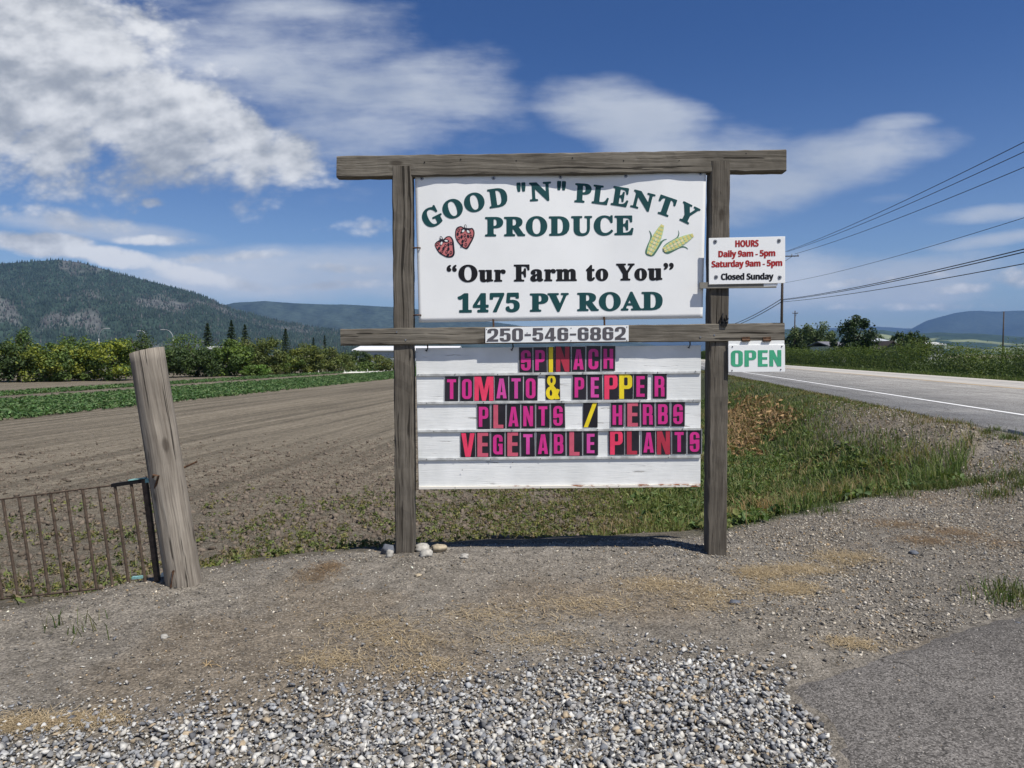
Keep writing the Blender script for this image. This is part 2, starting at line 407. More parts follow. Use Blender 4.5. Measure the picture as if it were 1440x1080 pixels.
def zone_colour(x, y):
    u, v = uv_of(x, y)
    e = y - pad_edge(x) + .22 * (fbm(x, y, 1.7, 3, 5) - .5)
    n1 = fbm(x, y, .8, 4, 31)[..., None]; n2 = fbm(x, y, 3.0, 4, 33)[..., None]
    dirt = np.array([.208, .187, .156]) * (.8 + .42 * n1) * (.86 + .28 * n2)
    warm = np.array([.185, .148, .104])
    tan = sstep(.50, .66, fbm(x, y, .9, 4, 35))[..., None] * .55
    dirt = dirt * (1 - tan) + warm * tan
    # darker, stonier ground to the right of the sign
    gr = (sstep(1.0, 2.8, x + .5 * (y - 5)) * (e < 0))[..., None] * .5
    dirt = dirt * (1 - gr) + np.array([.150, .138, .120]) * gr
    soil = np.array([.160, .138, .104]) * (.86 + .28 * n1)
    damp = sstep(.5, .7, fbm(u * .05, v * .45, 1, 4, 41))[..., None] * .22
    soil = soil * (1 - damp)
    margin = (sstep(13.5, 9.5, y + 1.5 * (fbm(x, y, .5, 3, 44) - .5)) * (v < 3.4))[..., None]
    soil = soil * (1 - margin) + np.array([.125, .110, .085]) * margin
    green = np.array([.062, .072, .034]) * (.7 + .6 * n1)
    # road bank and ditch under the grass
    bankm = (sstep(.3, 1.6, v + .6 * (fbm(x, y, .4, 3, 7) - .5)) * (v < 6.3))[..., None]
    stony = (sstep(4.0, 4.7, v + .9 * (fbm(x, y, .45, 3, 9) - .5)) * (v < 6.3) * sstep(20, 15.5, y + 2 * (fbm(x, y, .4, 3, 10) - .5)))[..., None]
    bank = green * (1 - stony) + np.array([.185, .16, .125]) * stony
    out = soil * (1 - bankm) + bank * bankm
    out = np.where((e > 0)[..., None], out, dirt)
    verge = np.array([.07, .095, .035]) * (.7 + .6 * n1)
    out = np.where((v > 18)[..., None], verge, out)
    far = sstep(90, 160, np.hypot(x, y))[..., None]
    fl = np.array([.075, .092, .05]) * (.7 + .7 * fbm(x, y, .004, 3, 50)[..., None])
    fl = np.where((fbm(x, y, .0016, 2, 52) > .56)[..., None], np.array([.17, .155, .10]), fl)
    out = out * (1 - far) + fl * far
    a = ((e > 0) * (v < 2.2) * (1 - far[..., 0])) * (1 - .85 * margin[..., 0])
    return np.concatenate([out, a[..., None]], -1)
nu, nv = UU.shape
idx = np.arange(nu * nv).reshape(nu, nv)
Fq = np.stack([idx[:-1, :-1], idx[1:, :-1], idx[1:, 1:], idx[:-1, 1:]], -1).reshape(-1, 4)[:, ::-1]

def ground_mat():
    m, t, b = mat_new('ground_soil')
    a = t.new('ShaderNodeAttribute', attribute_name='Col')
    pos = t.new('ShaderNodeNewGeometry').outputs['Position']
    n1 = t.noise(pos, 7, 6, .62); n2 = t.noise(pos, 55, 5, .7); n3 = t.noise(pos, 1.1, 4, .55)
    c = t.mix(1.0, a.outputs['Color'], t.mix(t.ss(n1, .28, .72), .74, 1.28), 'MULTIPLY')
    c = t.mix(1.0, c, t.mix(t.ss(n2, .25, .75), .58, 1.46), 'MULTIPLY')
    vo = t.new('ShaderNodeTexVoronoi'); t.l.new(pos, vo.inputs['Vector']); vo.inputs['Scale'].default_value = 95
    sv = t.new('ShaderNodeSeparateXYZ'); t.l.new(vo.outputs['Color'], sv.inputs[0])
    c = t.mix(1.0, c, t.mix(t.ss(sv.outputs[0], .05, .95), .72, 1.3), 'MULTIPLY')
    c = t.mix(t.m('MULTIPLY', t.ss(sv.outputs[1], .93, .95), t.ss(vo.outputs['Distance'], .5, .3)), c, (.34, .32, .29))
    # furrows running with the rows
    rot = t.mapping(pos, rot=(0, 0, TH))
    sp = t.new('ShaderNodeSeparateXYZ'); t.l.new(rot, sp.inputs[0])
    fv = t.comb(t.m('MULTIPLY', sp.outputs[0], 2.6), t.m('MULTIPLY', sp.outputs[1], .05))
    fn = t.noise(fv, 1, 3, .6)
    fn2 = t.noise(t.comb(t.m('MULTIPLY', sp.outputs[0], .55), t.m('MULTIPLY', sp.outputs[1], .02)), 1, 3, .6)
    fur = t.m('ADD', t.m('MULTIPLY', fn, .65), t.m('MULTIPLY', fn2, .35))
    c2 = t.mix(1.0, c, t.mix(t.ss(fur, .36, .64), .64, 1.2), 'MULTIPLY')
    c = t.mix(a.outputs['Alpha'], c, c2)
    t.l.new(c, b.inputs['Base Color']); b.inputs['Roughness'].default_value = .95; b.inputs['Specular IOR Level'].default_value = .08
    h = t.m('ADD', t.m('MULTIPLY', n1, .8), t.m('MULTIPLY', n2, .55))
    h = t.m('ADD', h, t.m('MULTIPLY', t.m('MULTIPLY', fur, 3.2), a.outputs['Alpha']))
    bp = t.new('ShaderNodeBump'); bp.inputs['Strength'].default_value = .85; bp.inputs['Distance'].default_value = .05
    t.l.new(h, bp.inputs['Height']); t.l.new(bp.outputs[0], b.inputs['Normal'])
    return m
VG = np.stack([XX, YY, ZZ], -1).reshape(-1, 3)
ground = mesh_np('ground', VG, Fq, ground_mat(), col=zone_colour(XX, YY).reshape(-1, 4), smooth=True)
tag(ground, 'bare brown ground of the driveway edge, field and valley floor', 'ground', kind='structure')

# road, paint and paved driveway
def asphalt(name, base, road=False):
    m, t, b = mat_new(name)
    pos = t.new('ShaderNodeNewGeometry').outputs['Position']
    n1 = t.noise(pos, 130, 3, .7); n2 = t.noise(pos, .8, 5, .6); n3 = t.noise(pos, 16, 5, .65)
    c = t.mix(t.ss(n2, .3, .7), tuple(x * .84 for x in base), tuple(x * 1.14 for x in base))
    c = t.mix(1.0, c, t.mix(t.ss(n1, .3, .7), .66, 1.38), 'MULTIPLY')
    c = t.mix(1.0, c, t.mix(t.ss(n3, .3, .7), .86, 1.13), 'MULTIPLY')
    vo = t.new('ShaderNodeTexVoronoi'); t.l.new(pos, vo.inputs['Vector']); vo.inputs['Scale'].default_value = 120
    sv = t.new('ShaderNodeSeparateXYZ'); t.l.new(vo.outputs['Color'], sv.inputs[0])
    c = t.mix(1.0, c, t.mix(t.ss(sv.outputs[0], .0, 1.0), .55, 1.5), 'MULTIPLY')
    c = t.mix(t.m('MULTIPLY', t.ss(sv.outputs[1], .90, .93), t.ss(vo.outputs['Distance'], .55, .3)), c, tuple(min(.5, x * 2.6) for x in base))
    ve = t.new('ShaderNodeTexVoronoi', feature='DISTANCE_TO_EDGE'); wn = t.noise(pos, 2.5, 4, .6, 0, 1)
    va = t.new('ShaderNodeVectorMath', operation='MULTIPLY_ADD'); t.l.new(wn, va.inputs[0]); va.inputs[1].default_value = (.5, .5, .5); t.l.new(pos, va.inputs[2]); t.l.new(va.outputs[0], ve.inputs['Vector'])
    ve.inputs['Scale'].default_value = .55 if road else .9
    ck = t.m('MULTIPLY', t.ss(ve.outputs['Distance'], .002, .009, 1, 0), t.ss(n2, .48, .62))
    c = t.mix(t.m('MULTIPLY', ck, .75), c, (.02, .019, .018))
    if road:
        sp = t.new('ShaderNodeSeparateXYZ'); t.l.new(t.mapping(pos, rot=(0, 0, TH)), sp.inputs[0])
        pale = t.ss(t.m('ADD', sp.outputs[0], t.m('MULTIPLY', n2, .5)), 14.25, 14.75)
        c = t.mix(pale, c, (.46, .435, .39))
        st = t.noise(t.comb(t.m('MULTIPLY', sp.outputs[0], 1.6), t.m('MULTIPLY', sp.outputs[1], .03)), 1, 3, .5)
        c = t.mix(1.0, c, t.mix(t.ss(st, .3, .7), .86, 1.12), 'MULTIPLY')
    t.l.new(c, b.inputs['Base Color']); b.inputs['Roughness'].default_value = .95; b.inputs['Specular IOR Level'].default_value = .08
    bp = t.new('ShaderNodeBump'); bp.inputs['Strength'].default_value = .7; bp.inputs['Distance'].default_value = .006
    t.l.new(t.m('ADD', n1, t.m('MULTIPLY', n3, .5)), bp.inputs['Height']); t.l.new(bp.outputs[0], b.inputs['Normal'])
    return m
def strip(name, v0, v1, z, mat, u0=-120, u1=1600, step=None, wob=0.0, thick=.0):
    uu = np.array(sorted(set(list(np.arange(u0, 40, 1.0)) + gsp(40, u1, 1.0, 1.08))))
    w0 = wob * (fbm(uu, uu * 0 + 3, .7, 3, 61) - .5); 
    x0, y0 = xy_of(uu, v0 + w0); x1, y1 = xy_of(uu, v1 + uu * 0)
    n = len(uu)
    V = np.concatenate([np.stack([x0, y0, np.full(n, z)], -1), np.stack([x1, y1, np.full(n, z)], -1)])
    i = np.arange(n - 1); F = np.stack([i, i + n, i + n + 1, i + 1], -1)
    if thick:
        V = np.concatenate([V, np.stack([x0, y0, np.full(n, z - thick)], -1)]); F = np.concatenate([F, np.stack([i + 2 * n, i, i + 1, i + 2 * n + 1], -1)])
    return mesh_np(name, V, F, mat)
road = tag(strip('road', 6.2, 17.9, Z_ROAD, asphalt('road_asphalt', (.35, .335, .305), True), wob=.5, thick=.12), 'grey two lane road running past the sign towards the hills', 'road', kind='structure')
wl = tag(strip('road_marking', 8.0, 8.15, Z_ROAD + .005, plain('white_road_paint', (.72, .72, .70), .7, 0, .1, 3)), 'solid white edge line painted on the road', 'road marking', kind='structure')
yl = tag(strip('road_marking', 14.05, 14.2, Z_ROAD + .005, plain('yellow_road_paint', (.52, .33, .10), .7, 0, .15, 3)), 'faded yellow line painted on the road', 'road marking', kind='structure')

AP = [(1460, 843), (1440, 850), (1370, 870), (1300, 893), (1245, 908), (1200, 926), (1150, 940), (1110, 953), (1102, 964), (1118, 984), (1148, 1003), (1165, 1030), (1178, 1078)]
apx = [(G(a, b, .03).x, G(a, b, .03).y) for a, b in AP]
apx = [(9.2, 8.2), (6.2, 6.35)] + apx + [(1.22, 2.3), (1.05, 1.0), (.9, -3), (9.5, -3)]
def driveway():
    poly = []
    for (x0, y0), (x1, y1) in zip(apx, apx[1:] + apx[:1]):
        L = math.hypot(x1 - x0, y1 - y0); n = max(1, int(L / .06)) if L < 3 else max(1, int(L / .3))
        for k in range(n):
            t_ = k / n; x = x0 + (x1 - x0) * t_; y = y0 + (y1 - y0) * t_
            j = .09 * (fbm(np.array(x), np.array(y), 7, 4, 71) - .5) * 2
            poly.append((x + float(j), y + float(j) * .8))
    pts = [Vector(p) for p in poly]; nb = len(pts); pb_ = np.array(poly)
    gx, gy = [q.ravel() for q in np.meshgrid(np.arange(.9, 9.3, .085), np.arange(-2.9, 8.2, .085))]
    gx = gx + RNG.uniform(-.02, .02, len(gx)); gy = gy + RNG.uniform(-.02, .02, len(gy))
    dm = np.min(np.hypot(gx[:, None] - pb_[None, :, 0], gy[:, None] - pb_[None, :, 1]), 1)
    gk = dm > .03
    pts += [Vector((a, b)) for a, b in zip(gx[gk], gy[gk])]
    v, e, f, *_ = delaunay_2d_cdt(pts, [], [list(range(nb))], 1, 1e-5)
    V = np.array([(p.x, p.y, 0) for p in v])
    dm = np.min(np.hypot(V[:, 0][:, None] - pb_[None, :, 0], V[:, 1][:, None] - pb_[None, :, 1]), 1)
    V[:, 2] = height(V[:, 0], V[:, 1], False) - .012 + .034 * sstep(.0, .13, dm) + .006 * (fbm(V[:, 0], V[:, 1], 3, 3, 77) - .5)
    me = bpy.data.meshes.new('driveway'); me.from_pydata([tuple(p) for p in V], [], f); me.materials.append(asphalt('driveway_asphalt', (.122, .114, .105)))
    me.polygons.foreach_set('use_smooth', np.ones(len(me.polygons), bool))
    o = link('driveway', me)
    return tag(o, 'worn grey asphalt driveway with a ragged edge in the near corner', 'driveway', kind='structure')
driveway()
APN = np.array(apx)
def in_drive(x, y):
    ins = np.zeros(np.shape(x), bool); n = len(APN)
    for i in range(n):
        x0, y0 = APN[i]; x1, y1 = APN[(i + 1) % n]
        c = ((y0 > y) != (y1 > y)) & (x < (x1 - x0) * (y - y0) / (y1 - y0 + 1e-12) + x0); ins ^= c
    return ins

# ------------------------------------------------------------------ hills
def hill(name, ridge, dist, depth, label, base_z, col_fn, nx=260, ns=46, rough=.03, seed=0, back=.25):
    """ridge: silhouette as (px, py); a massif of real height at `dist` whose near foot lies `depth` closer"""
    rx = np.array([a for a, b in ridge], float); ry = np.array([b for a, b in ridge], float)
    px = np.linspace(rx[0], rx[-1], nx); py = np.interp(px, rx, ry)
    hz = (498 - py) / 1000 * dist + EYE
    hz = hz + dist * .0022 * (fbm(px, px * 0, .035, 4, seed) - .5)
    ss = np.concatenate([np.linspace(0, 1, ns), 1 + np.linspace(.08, 1, 8)])
    PX, S = np.meshgrid(px, ss, indexing='ij')
    HZ = np.repeat(hz[:, None], len(ss), 1)
    Dd = np.where(S <= 1, dist - depth * (1 - S), dist + depth * back * (S - 1))
    az = (PX - 720) / 1000
    X = az * Dd; Y = Dd
    rid = fbm(PX * .012, S * 1.6, 1, 5, seed + 2) - .5
    prof = np.where(S <= 1, np.clip(S, 0, 1) ** 1.15, np.clip(2 - S, 0, 1))
    lump = rid * np.sin(np.clip(S, 0, 1) * math.pi) * .42 * np.where(S <= 1, 1, 0)
    Z = base_z + (HZ - base_z) * np.clip(prof + lump, 0, 1.02 if rough else 1)
    Z = np.minimum(Z, base_z + (HZ - base_z) * np.maximum(prof + .25, .02).clip(0, 1))
    n0, n1 = PX.shape
    ii = np.arange(n0 * n1).reshape(n0, n1)
    F = np.stack([ii[:-1, :-1], ii[1:, :-1], ii[1:, 1:], ii[:-1, 1:]], -1).reshape(-1, 4)
    V = np.stack([X, Y, Z], -1)
    c = col_fn(PX, S, X, Y, Z)
    o = mesh_np(name, V.reshape(-1, 3), F, M['hill'], col=c.reshape(-1, 3), smooth=True)
    tag(o, label, 'hill', kind='structure')
    return px, ss, V, S
M['hill'] = attr_mat('hill_forest_floor', .95, 0, .35, .02, .05)
def col_left(PX, S, X, Y, Z):
    rock = rock_mask(PX, S)
    g = np.array([.034, .055, .040]); r = np.array([.098, .103, .096])
    n = fbm(PX * .09, S * 14, 1, 3, 85)[..., None]
    return (g * (1 - rock[..., None]) + r * rock[..., None]) * (.6 + .8 * n)
def rock_mask(PX, S):
    n = fbm(PX * .016, S * 4.2, 1, 5, 81)
    band = np.exp(-((S - .30) / .10) ** 2) * sstep(330, 60, PX) * .30 + np.exp(-((S - .78) / .16) ** 2) * np.exp(-((PX - 90) / 120) ** 2) * .28 + np.exp(-((S - .62) / .12) ** 2) * np.exp(-((PX - 200) / 90) ** 2) * .2
    return sstep(.60, .74, n + band)
flat = lambda c, f=.03, k=.5: (lambda PX, S, X, Y, Z: np.array(c) * (1 - k / 2 + k * fbm(PX * f, S * 6, 1, 4, 91)[..., None]))
RIDGE_L = [(-1500, 420), (-1000, 385), (-600, 402), (-350, 380), (-150, 390), (0, 372), (40, 369.5), (85, 366.5), (120, 371), (150, 379), (200, 393), (250, 405), (290, 417), (330, 436), (380, 449), (430, 458), (480, 466), (560, 477), (640, 489), (700, 498)]
hl = hill('hill', RIDGE_L, 3200, 1500, 'long forested hill with grey rock patches rising behind the fields', -1, col_left, 420, 60, seed=3)
hill('hill', [(180, 470), (260, 440), (330, 426.5), (375, 424), (400, 426), (450, 428), (550, 431), (610, 438), (660, 448), (735, 459), (830, 470), (950, 490)], 7200, 2600,
     'blue wooded ridge behind the end of the forested hill', -1, flat((.045, .062, .05), .05, .9), 260, 40, seed=13)
hill('hill', [(1215, 482), (1280, 463), (1300, 452), (1318, 446), (1345, 439), (1362, 437.5), (1400, 438.5), (1440, 437), (1500, 434), (1600, 440), (1750, 452), (1900, 445), (2300, 470)], 12500, 3200,
     'long blue mountain with a flat top far beyond the road', -1, flat((.045, .06, .05), .03, .6), 240, 40, seed=23)
def col_fields(PX, S, X, Y, Z):
    n = fbm(PX * .02, S * 9, 1, 4, 95); g = np.array([.035, .055, .035]) * np.ones(PX.shape + (1,)); p = np.array([.17, .19, .10])
    f = (sstep(.55, .6, fbm(PX * .012, S * 7, 1, 3, 96)) * (S < .8))[..., None]
    return (g * (1 - f) + p * f) * (.6 + .8 * n[..., None])
hill('hill', [(1000, 480), (1060, 468), (1105, 463), (1165, 465.5), (1200, 464), (1240, 464), (1270, 470), (1320, 468), (1370, 469.5), (1440, 474), (1560, 468), (1800, 478), (2100, 470)], 5200, 1900,
     'low dark hills with pale green fields beyond the hedge', -1, col_fields, 240, 34, seed=33)
hill('hill', [(900, 482), (1040, 466), (1170, 461), (1215, 459), (1260, 461), (1300, 464), (1400, 470)], 15500, 2500,
     'faint pale blue hills on the horizon right of the sign', -1, flat((.05, .06, .05), .03, .4), 120, 20, seed=43)

# conifers clothing the near face of the forested hill: one wood
def conifers(px, ss, V, S, n, lo, hi):
    m0 = np.where(ss <= 1)[0]
    a = RNG.random(n) * (len(px) - 1.001); b = RNG.random(n) ** .8 * (len(m0) - 1.001)
    i = a.astype(int); j = b.astype(int); fa = (a - i)[:, None]; fb = (b - j)[:, None]
    p = (V[i, j] * (1 - fa) + V[i + 1, j] * fa) * (1 - fb) + (V[i, j + 1] * (1 - fa) + V[i + 1, j + 1] * fa) * fb
    pxx = px[i]; s_ = ss[j]
    rk = rock_mask(pxx, s_)
    keep = (RNG.random(n) > rk * .42) & (pxx > -260) & (pxx < 720)
    p = p[keep]; rk = rk[keep]; n = len(p)
    h = RNG.uniform(lo, hi, n) * (.75 + .5 * RNG.random(n)); r = h * RNG.uniform(.17, .25, n)
    k = 5; ang = np.arange(k) * 2 * math.pi / k
    off = np.stack([np.cos(ang), np.sin(ang), np.zeros(k)], -1)
    ring = p[:, None, :] + off[None] * r[:, None, None]; ring[..., 2] += (h * .06)[:, None]
    top = p + np.stack([np.zeros(n), np.zeros(n), h], -1)
    VV_ = np.concatenate([ring, top[:, None]], 1).reshape(-1, 3)
    base = np.arange(n)[:, None] * (k + 1)
    F = np.concatenate([np.stack([base[:, 0] + q, base[:, 0] + (q + 1) % k, base[:, 0] + k], -1) for q in range(k)])
    dead = (RNG.random(n) < .06 + .40 * rk)[:, None]
    c = np.where(dead, np.array([.066, .068, .064]), np.array([.030, .045, .035])) * RNG.uniform(.65, 1.35, (n, 1))
    o = mesh_np('conifer_forest', VV_, F, M['hill'], col=np.repeat(c, k + 1, 0))
    tag(o, 'dense dark conifer forest covering the slope of the long hill', 'forest', kind='stuff')
conifers(*hl, 64000, 8, 14)

# ------------------------------------------------------------------ leaves, blades, stones
def rand_unit(n):
    v = RNG.normal(size=(n, 3)); return v / np.linalg.norm(v, axis=1, keepdims=True)
def leaves(pts, size, col, aspect=.55, up=.35, nrm=None):
    """diamond shaped leaves, folded a little; returns V, F, C"""
    n = len(pts); size = np.broadcast_to(size, (n,))[:, None]
    a = rand_unit(n); 
    if nrm is None: nrm = rand_unit(n)
    nrm = nrm + np.array([0, 0, up]); nrm /= np.linalg.norm(nrm, axis=1, keepdims=True)
    a = a - nrm * (a * nrm).sum(1, keepdims=True); a /= np.linalg.norm(a, axis=1, keepdims=True) + 1e-9
    b = np.cross(nrm, a)
    V = np.stack([pts - a * size * .5, pts + b * size * aspect * .5 + nrm * size * .08, pts + a * size * .5 - nrm * size * .1, pts - b * size * aspect * .5 + nrm * size * .08], 1).reshape(-1, 3)
    i = np.arange(n)[:, None] * 4
    F = np.concatenate([i + np.array([[0, 1, 2]]), i + np.array([[0, 2, 3]])], 1).reshape(-1, 3)
    return V, F, np.repeat(col, 4, 0)
def blades(p, h, w_, lean, col, tipcol=None):
    n = len(p); th = RNG.random(n) * 2 * math.pi
    s = np.stack([np.cos(th), np.sin(th), np.zeros(n)], -1) * (w_ * .5)[:, None]
    ph = RNG.random(n) * 2 * math.pi
    l = np.stack([np.cos(ph), np.sin(ph), np.zeros(n)], -1) * (lean * h)[:, None]
    upv = np.array([0, 0, 1.])
    mid = p + l * .32 + upv * (h * .62)[:, None]; tip = p + l + upv * (h * (1 - .28 * np.clip(lean, 0, 1)))[:, None]
    V = np.stack([p - s, p + s, mid + s * .75, mid - s * .75, tip], 1).reshape(-1, 3)
    i = np.arange(n)[:, None] * 5
    F = np.concatenate([i + np.array([[0, 1, 2]]), i + np.array([[0, 2, 3]]), i + np.array([[3, 2, 4]])], 1).reshape(-1, 3)
    C = np.repeat(col[:, None, :], 5, 1)
    if tipcol is not None: C[:, 4] = tipcol
    return V, F, C.reshape(-1, 3)
def merge(parts):
    Vs_, Fs_, Cs_ = [], [], []; o = 0
    for V, F, C in parts:
        Vs_.append(V); Fs_.append(F + o); Cs_.append(C); o += len(V)
    return np.concatenate(Vs_), np.concatenate(Fs_), np.concatenate(Cs_)

def stone_lib(k, npts, flat_=.6):
    lib = []
    rs = np.random.default_rng(5)
    while len(lib) < k:
        p = rs.normal(size=(npts, 3)); p /= np.linalg.norm(p, axis=1, keepdims=True)
        p *= np.array([1, rs.uniform(.6, .9), rs.uniform(flat_ - .15, flat_ + .15)])
        p *= rs.uniform(.85, 1.1, (npts, 1))
        b = bmesh.new(); vv = [b.verts.new(q) for q in p]
        bmesh.ops.convex_hull(b, input=vv)
        b.verts.index_update()
        bmesh.ops.triangulate(b, faces=b.faces)
        loose = [q for q in b.verts if not q.link_faces]
        if not loose and len(b.faces) == 2 * npts - 4:
            b.verts.index_update(); bmesh.ops.recalc_face_normals(b, faces=b.faces)
            lib.append((np.array([q.co[:] for q in b.verts]), np.array([[q.index for q in f.verts] for f in b.faces])))
        b.free()
    return lib
LIB_A = stone_lib(16, 9, .55); LIB_B = stone_lib(10, 7, .7)
def stones(x, y, size, col, lib, sink=.3, zoff=0.0, tilt=.9):
    n = len(x); z = height(x, y) + zoff
    which = RNG.integers(0, len(lib), n)
    parts = []
    for k, (v, f) in enumerate(lib):
        m = which == k; q = m.sum()
        if not q: continue
        a = RNG.random(q) * 2 * math.pi; t_ = RNG.normal(size=q) * .45 * tilt; r_ = RNG.normal(size=q) * .45 * tilt
        ca, sa = np.cos(a), np.sin(a); ct, st = np.cos(t_), np.sin(t_); cr, sr = np.cos(r_), np.sin(r_)
        o = np.zeros(q); i1 = np.ones(q)
        Rz = np.stack([np.stack([ca, -sa, o], -1), np.stack([sa, ca, o], -1), np.stack([o, o, i1], -1)], -2)
        Rx = np.stack([np.stack([i1, o, o], -1), np.stack([o, ct, -st], -1), np.stack([o, st, ct], -1)], -2)
        Ry = np.stack([np.stack([cr, o, sr], -1), np.stack([o, i1, o], -1), np.stack([-sr, o, cr], -1)], -2)
        Rm = Rz @ Rx @ Ry
        s = size[m]
        W = np.einsum('qij,vj->qvi', Rm, v) * (s * .5)[:, None, None]
        W[..., 0] += x[m][:, None]; W[..., 1] += y[m][:, None]; W[..., 2] += (z[m] + s * .5 * (.55 - sink))[:, None]
        F = (np.arange(q)[:, None, None] * len(v) + f[None]).reshape(-1, 3)
        parts.append((W.reshape(-1, 3), F, np.repeat(col[m], len(v), 0)))
    return merge(parts)
PAL = np.array([[.44, .44, .43], [.27, .28, .29], [.15, .16, .18], [.36, .34, .31], [.55, .54, .50], [.20, .20, .20], [.38, .30, .20], [.32, .33, .34], [.50, .48, .43], [.09, .095, .105], [.27, .26, .25], [.52, .51, .48]])
def stone_cols(n, warm=0.0, gain=1.0):
    c = PAL[RNG.integers(0, len(PAL), n)] * RNG.uniform(.75, 1.2, (n, 1)) * gain
    c = c * .88 + np.array([.25, .235, .205]) * .12
    return c * (1 - warm) + c * np.array([1.06, .96, .82]) * warm
# crushed rock in the near corner; density falls off towards the dirt
GB = [(0, 1062), (120, 1056), (210, 1045), (300, 1030), (380, 1010), (480, 1000), (600, 990), (700, 975), (800, 962), (900, 948), (1000, 936), (1075, 935), (1110, 960), (1150, 1010), (1180, 1080)]
gbw = [(G(a, b).x, G(a, b).y) for a, b in GB]
gbx = np.array([-9, -5] + [a for a, b in gbw[:12]]); gby = np.array([2.2, 2.7] + [b for a, b in gbw[:12]])
def gravel_amount(x, y):
    e = np.interp(x, gbx, gby) - y + .28 * (fbm(x, y, 2.3, 3, 101) - .5)
    right = 1 - sstep(-.45, .30, x - (1.62 - .75 * (y - 3.5)) + .3 * (fbm(x, y, 3, 3, 103) - .5))
    return (sstep(-.95, .22, e) ** 2.7 + .018 * sstep(-1.5, -.5, e)) * right
def scatter(n, x0, x1, y0, y1):
    return RNG.uniform(x0, x1, n), RNG.uniform(y0, y1, n)
x, y = scatter(135000, -5.0, 2.3, 1.3, 5.2)
keep = (RNG.random(len(x)) < gravel_amount(x, y)) & ~in_drive(x, y) & (np.abs(x) < .35 + y * .98)
x, y = x[keep], y[keep]
sz = np.clip(RNG.lognormal(math.log(.0225), .46, len(x)), .006, .055) * (.62 + .38 * sstep(-.6, .1, np.interp(x, gbx, gby) - y))
V, F, C = stones(x, y, sz, stone_cols(len(x)), LIB_A, .25, RNG.uniform(-.004, .012, len(x)))
tag(mesh_np('gravel', V, F, M['stone'], col=C), 'loose grey and white crushed rock at the front of the driveway', 'gravel', kind='stuff')
# finer mixed stone right of the sign
x, y = scatter(70000, .2, 7.0, 3.4, 9.2); e = y - pad_edge(x)
am = sstep(.5, 2.2, x + .75 * (y - 5)) * sstep(-.02, -.5, e) * (.25 + 1.3 * sstep(.35, .7, fbm(x, y, 1.1, 3, 107)))
keep = (RNG.random(len(x)) < am * .8) & ~in_drive(x, y) & (np.abs(x) < .5 + y * .80); x, y = x[keep], y[keep]
V, F, C = stones(x, y, np.clip(RNG.lognormal(math.log(.0165), .45, len(x)), .006, .05), stone_cols(len(x), .8, .82), LIB_A, .32)
tag(mesh_np('gravel', V, F, M['stone'], col=C), 'mixed grey gravel spread over the dirt right of the sign', 'gravel', kind='stuff')
# small pebbles strewn over the dirt, thicker towards the right
x, y = scatter(260000, -6.5, 7.5, 2.4, 10)
e = y - pad_edge(x)
stony = .36 + .85 * sstep(.6, 2.8, x + .55 * (y - 5)) + .4 * sstep(1.2, .2, np.interp(x, gbx, gby) - y + 1.2)
stony = stony * (.35 + 1.1 * fbm(x, y, 1.3, 3, 105))
keep = (e < .1) & (RNG.random(len(x)) < stony * .75) & ~in_drive(x, y) & (np.abs(x) < 1 + y * .85)
x, y = x[keep], y[keep]
sz = np.clip(RNG.lognormal(math.log(.0110), .50, len(x)), .004, .036)
bright = np.where(RNG.random(len(x)) < .12, 1.35, RNG.uniform(.4, .85, len(x)))[:, None]
V, F, C = stones(x, y, sz, np.clip(stone_cols(len(x), .8) * bright, 0, .7), LIB_B, .30)
tag(mesh_np('pebbles', V, F, M['stone'], col=C), 'small pale pebbles scattered over the brown dirt', 'pebbles', kind='stuff')
# roadside shoulder stones
x, y = scatter(60000, 2.5, 12, 7.5, 24); u, v = uv_of(x, y)
keep = (y < 19) & (v > 4.1) & (v < 6.05) & (RNG.random(len(x)) < sstep(4.1, 4.9, v + .9 * (fbm(x, y, .45, 3, 9) - .5)))
x, y = x[keep], y[keep]
V, F, C = stones(x, y, np.clip(RNG.lognormal(math.log(.030), .5, len(x)), .01, .10), stone_cols(len(x), .95, .74), LIB_B, .35)
tag(mesh_np('gravel', V, F, M['stone'], col=C), 'pale gravel shoulder heaped along the near edge of the road', 'gravel', kind='stuff')
# crumbs on the paved driveway
x, y = scatter(3200, 1.0, 6, 2.2, 7); keep = in_drive(x, y); x, y = x[keep], y[keep]
V, F, C = stones(x, y, np.clip(RNG.lognormal(math.log(.009), .4, len(x)), .004, .03), stone_cols(len(x), .5, 1.0), LIB_B, .2, .03)
tag(mesh_np('pebbles', V, F, M['stone'], col=C), 'stray stone crumbs lying on the asphalt driveway', 'pebbles', kind='stuff')
# soil clods in the field behind the gate
M['clod'] = attr_mat('soil_clod', .95, 0, .2, 40, .05, .003)
x, y = scatter(80000, -13, 2.5, 5.6, 22); u, v = uv_of(x, y); e = y - pad_edge(x)
keep = (e > .3) & (v < 2.6) & (RNG.random(len(x)) < (.40 + .60 * sstep(-2, 4, x + 6)) * sstep(.5, 1.2, e) * sstep(22, 10, y)) & (np.abs(x) < 1 + y * .82)
x, y = x[keep], y[keep]
c = np.array([.150, .123, .097]) * RNG.uniform(.72, 1.22, (len(x), 1))
V, F, C = stones(x, y, np.clip(RNG.lognormal(math.log(.055), .55, len(x)), .012, .19) * (.6 + .6 * fbm(x, y, .7, 3, 111)), c, LIB_B, .45)
tag(mesh_np('soil_clods', V, F, M['clod'], col=C), 'dry brown soil clods in the ploughed field behind the sign', 'soil clods', kind='stuff')

def hit(px, py):
    d = ray(px, py); t_ = np.arange(3.0, 60, .05); x = d.x * t_; y = d.y * t_; z = EYE + d.z * t_
    k = np.argmax(z < height(x, y)); return x[k], y[k]
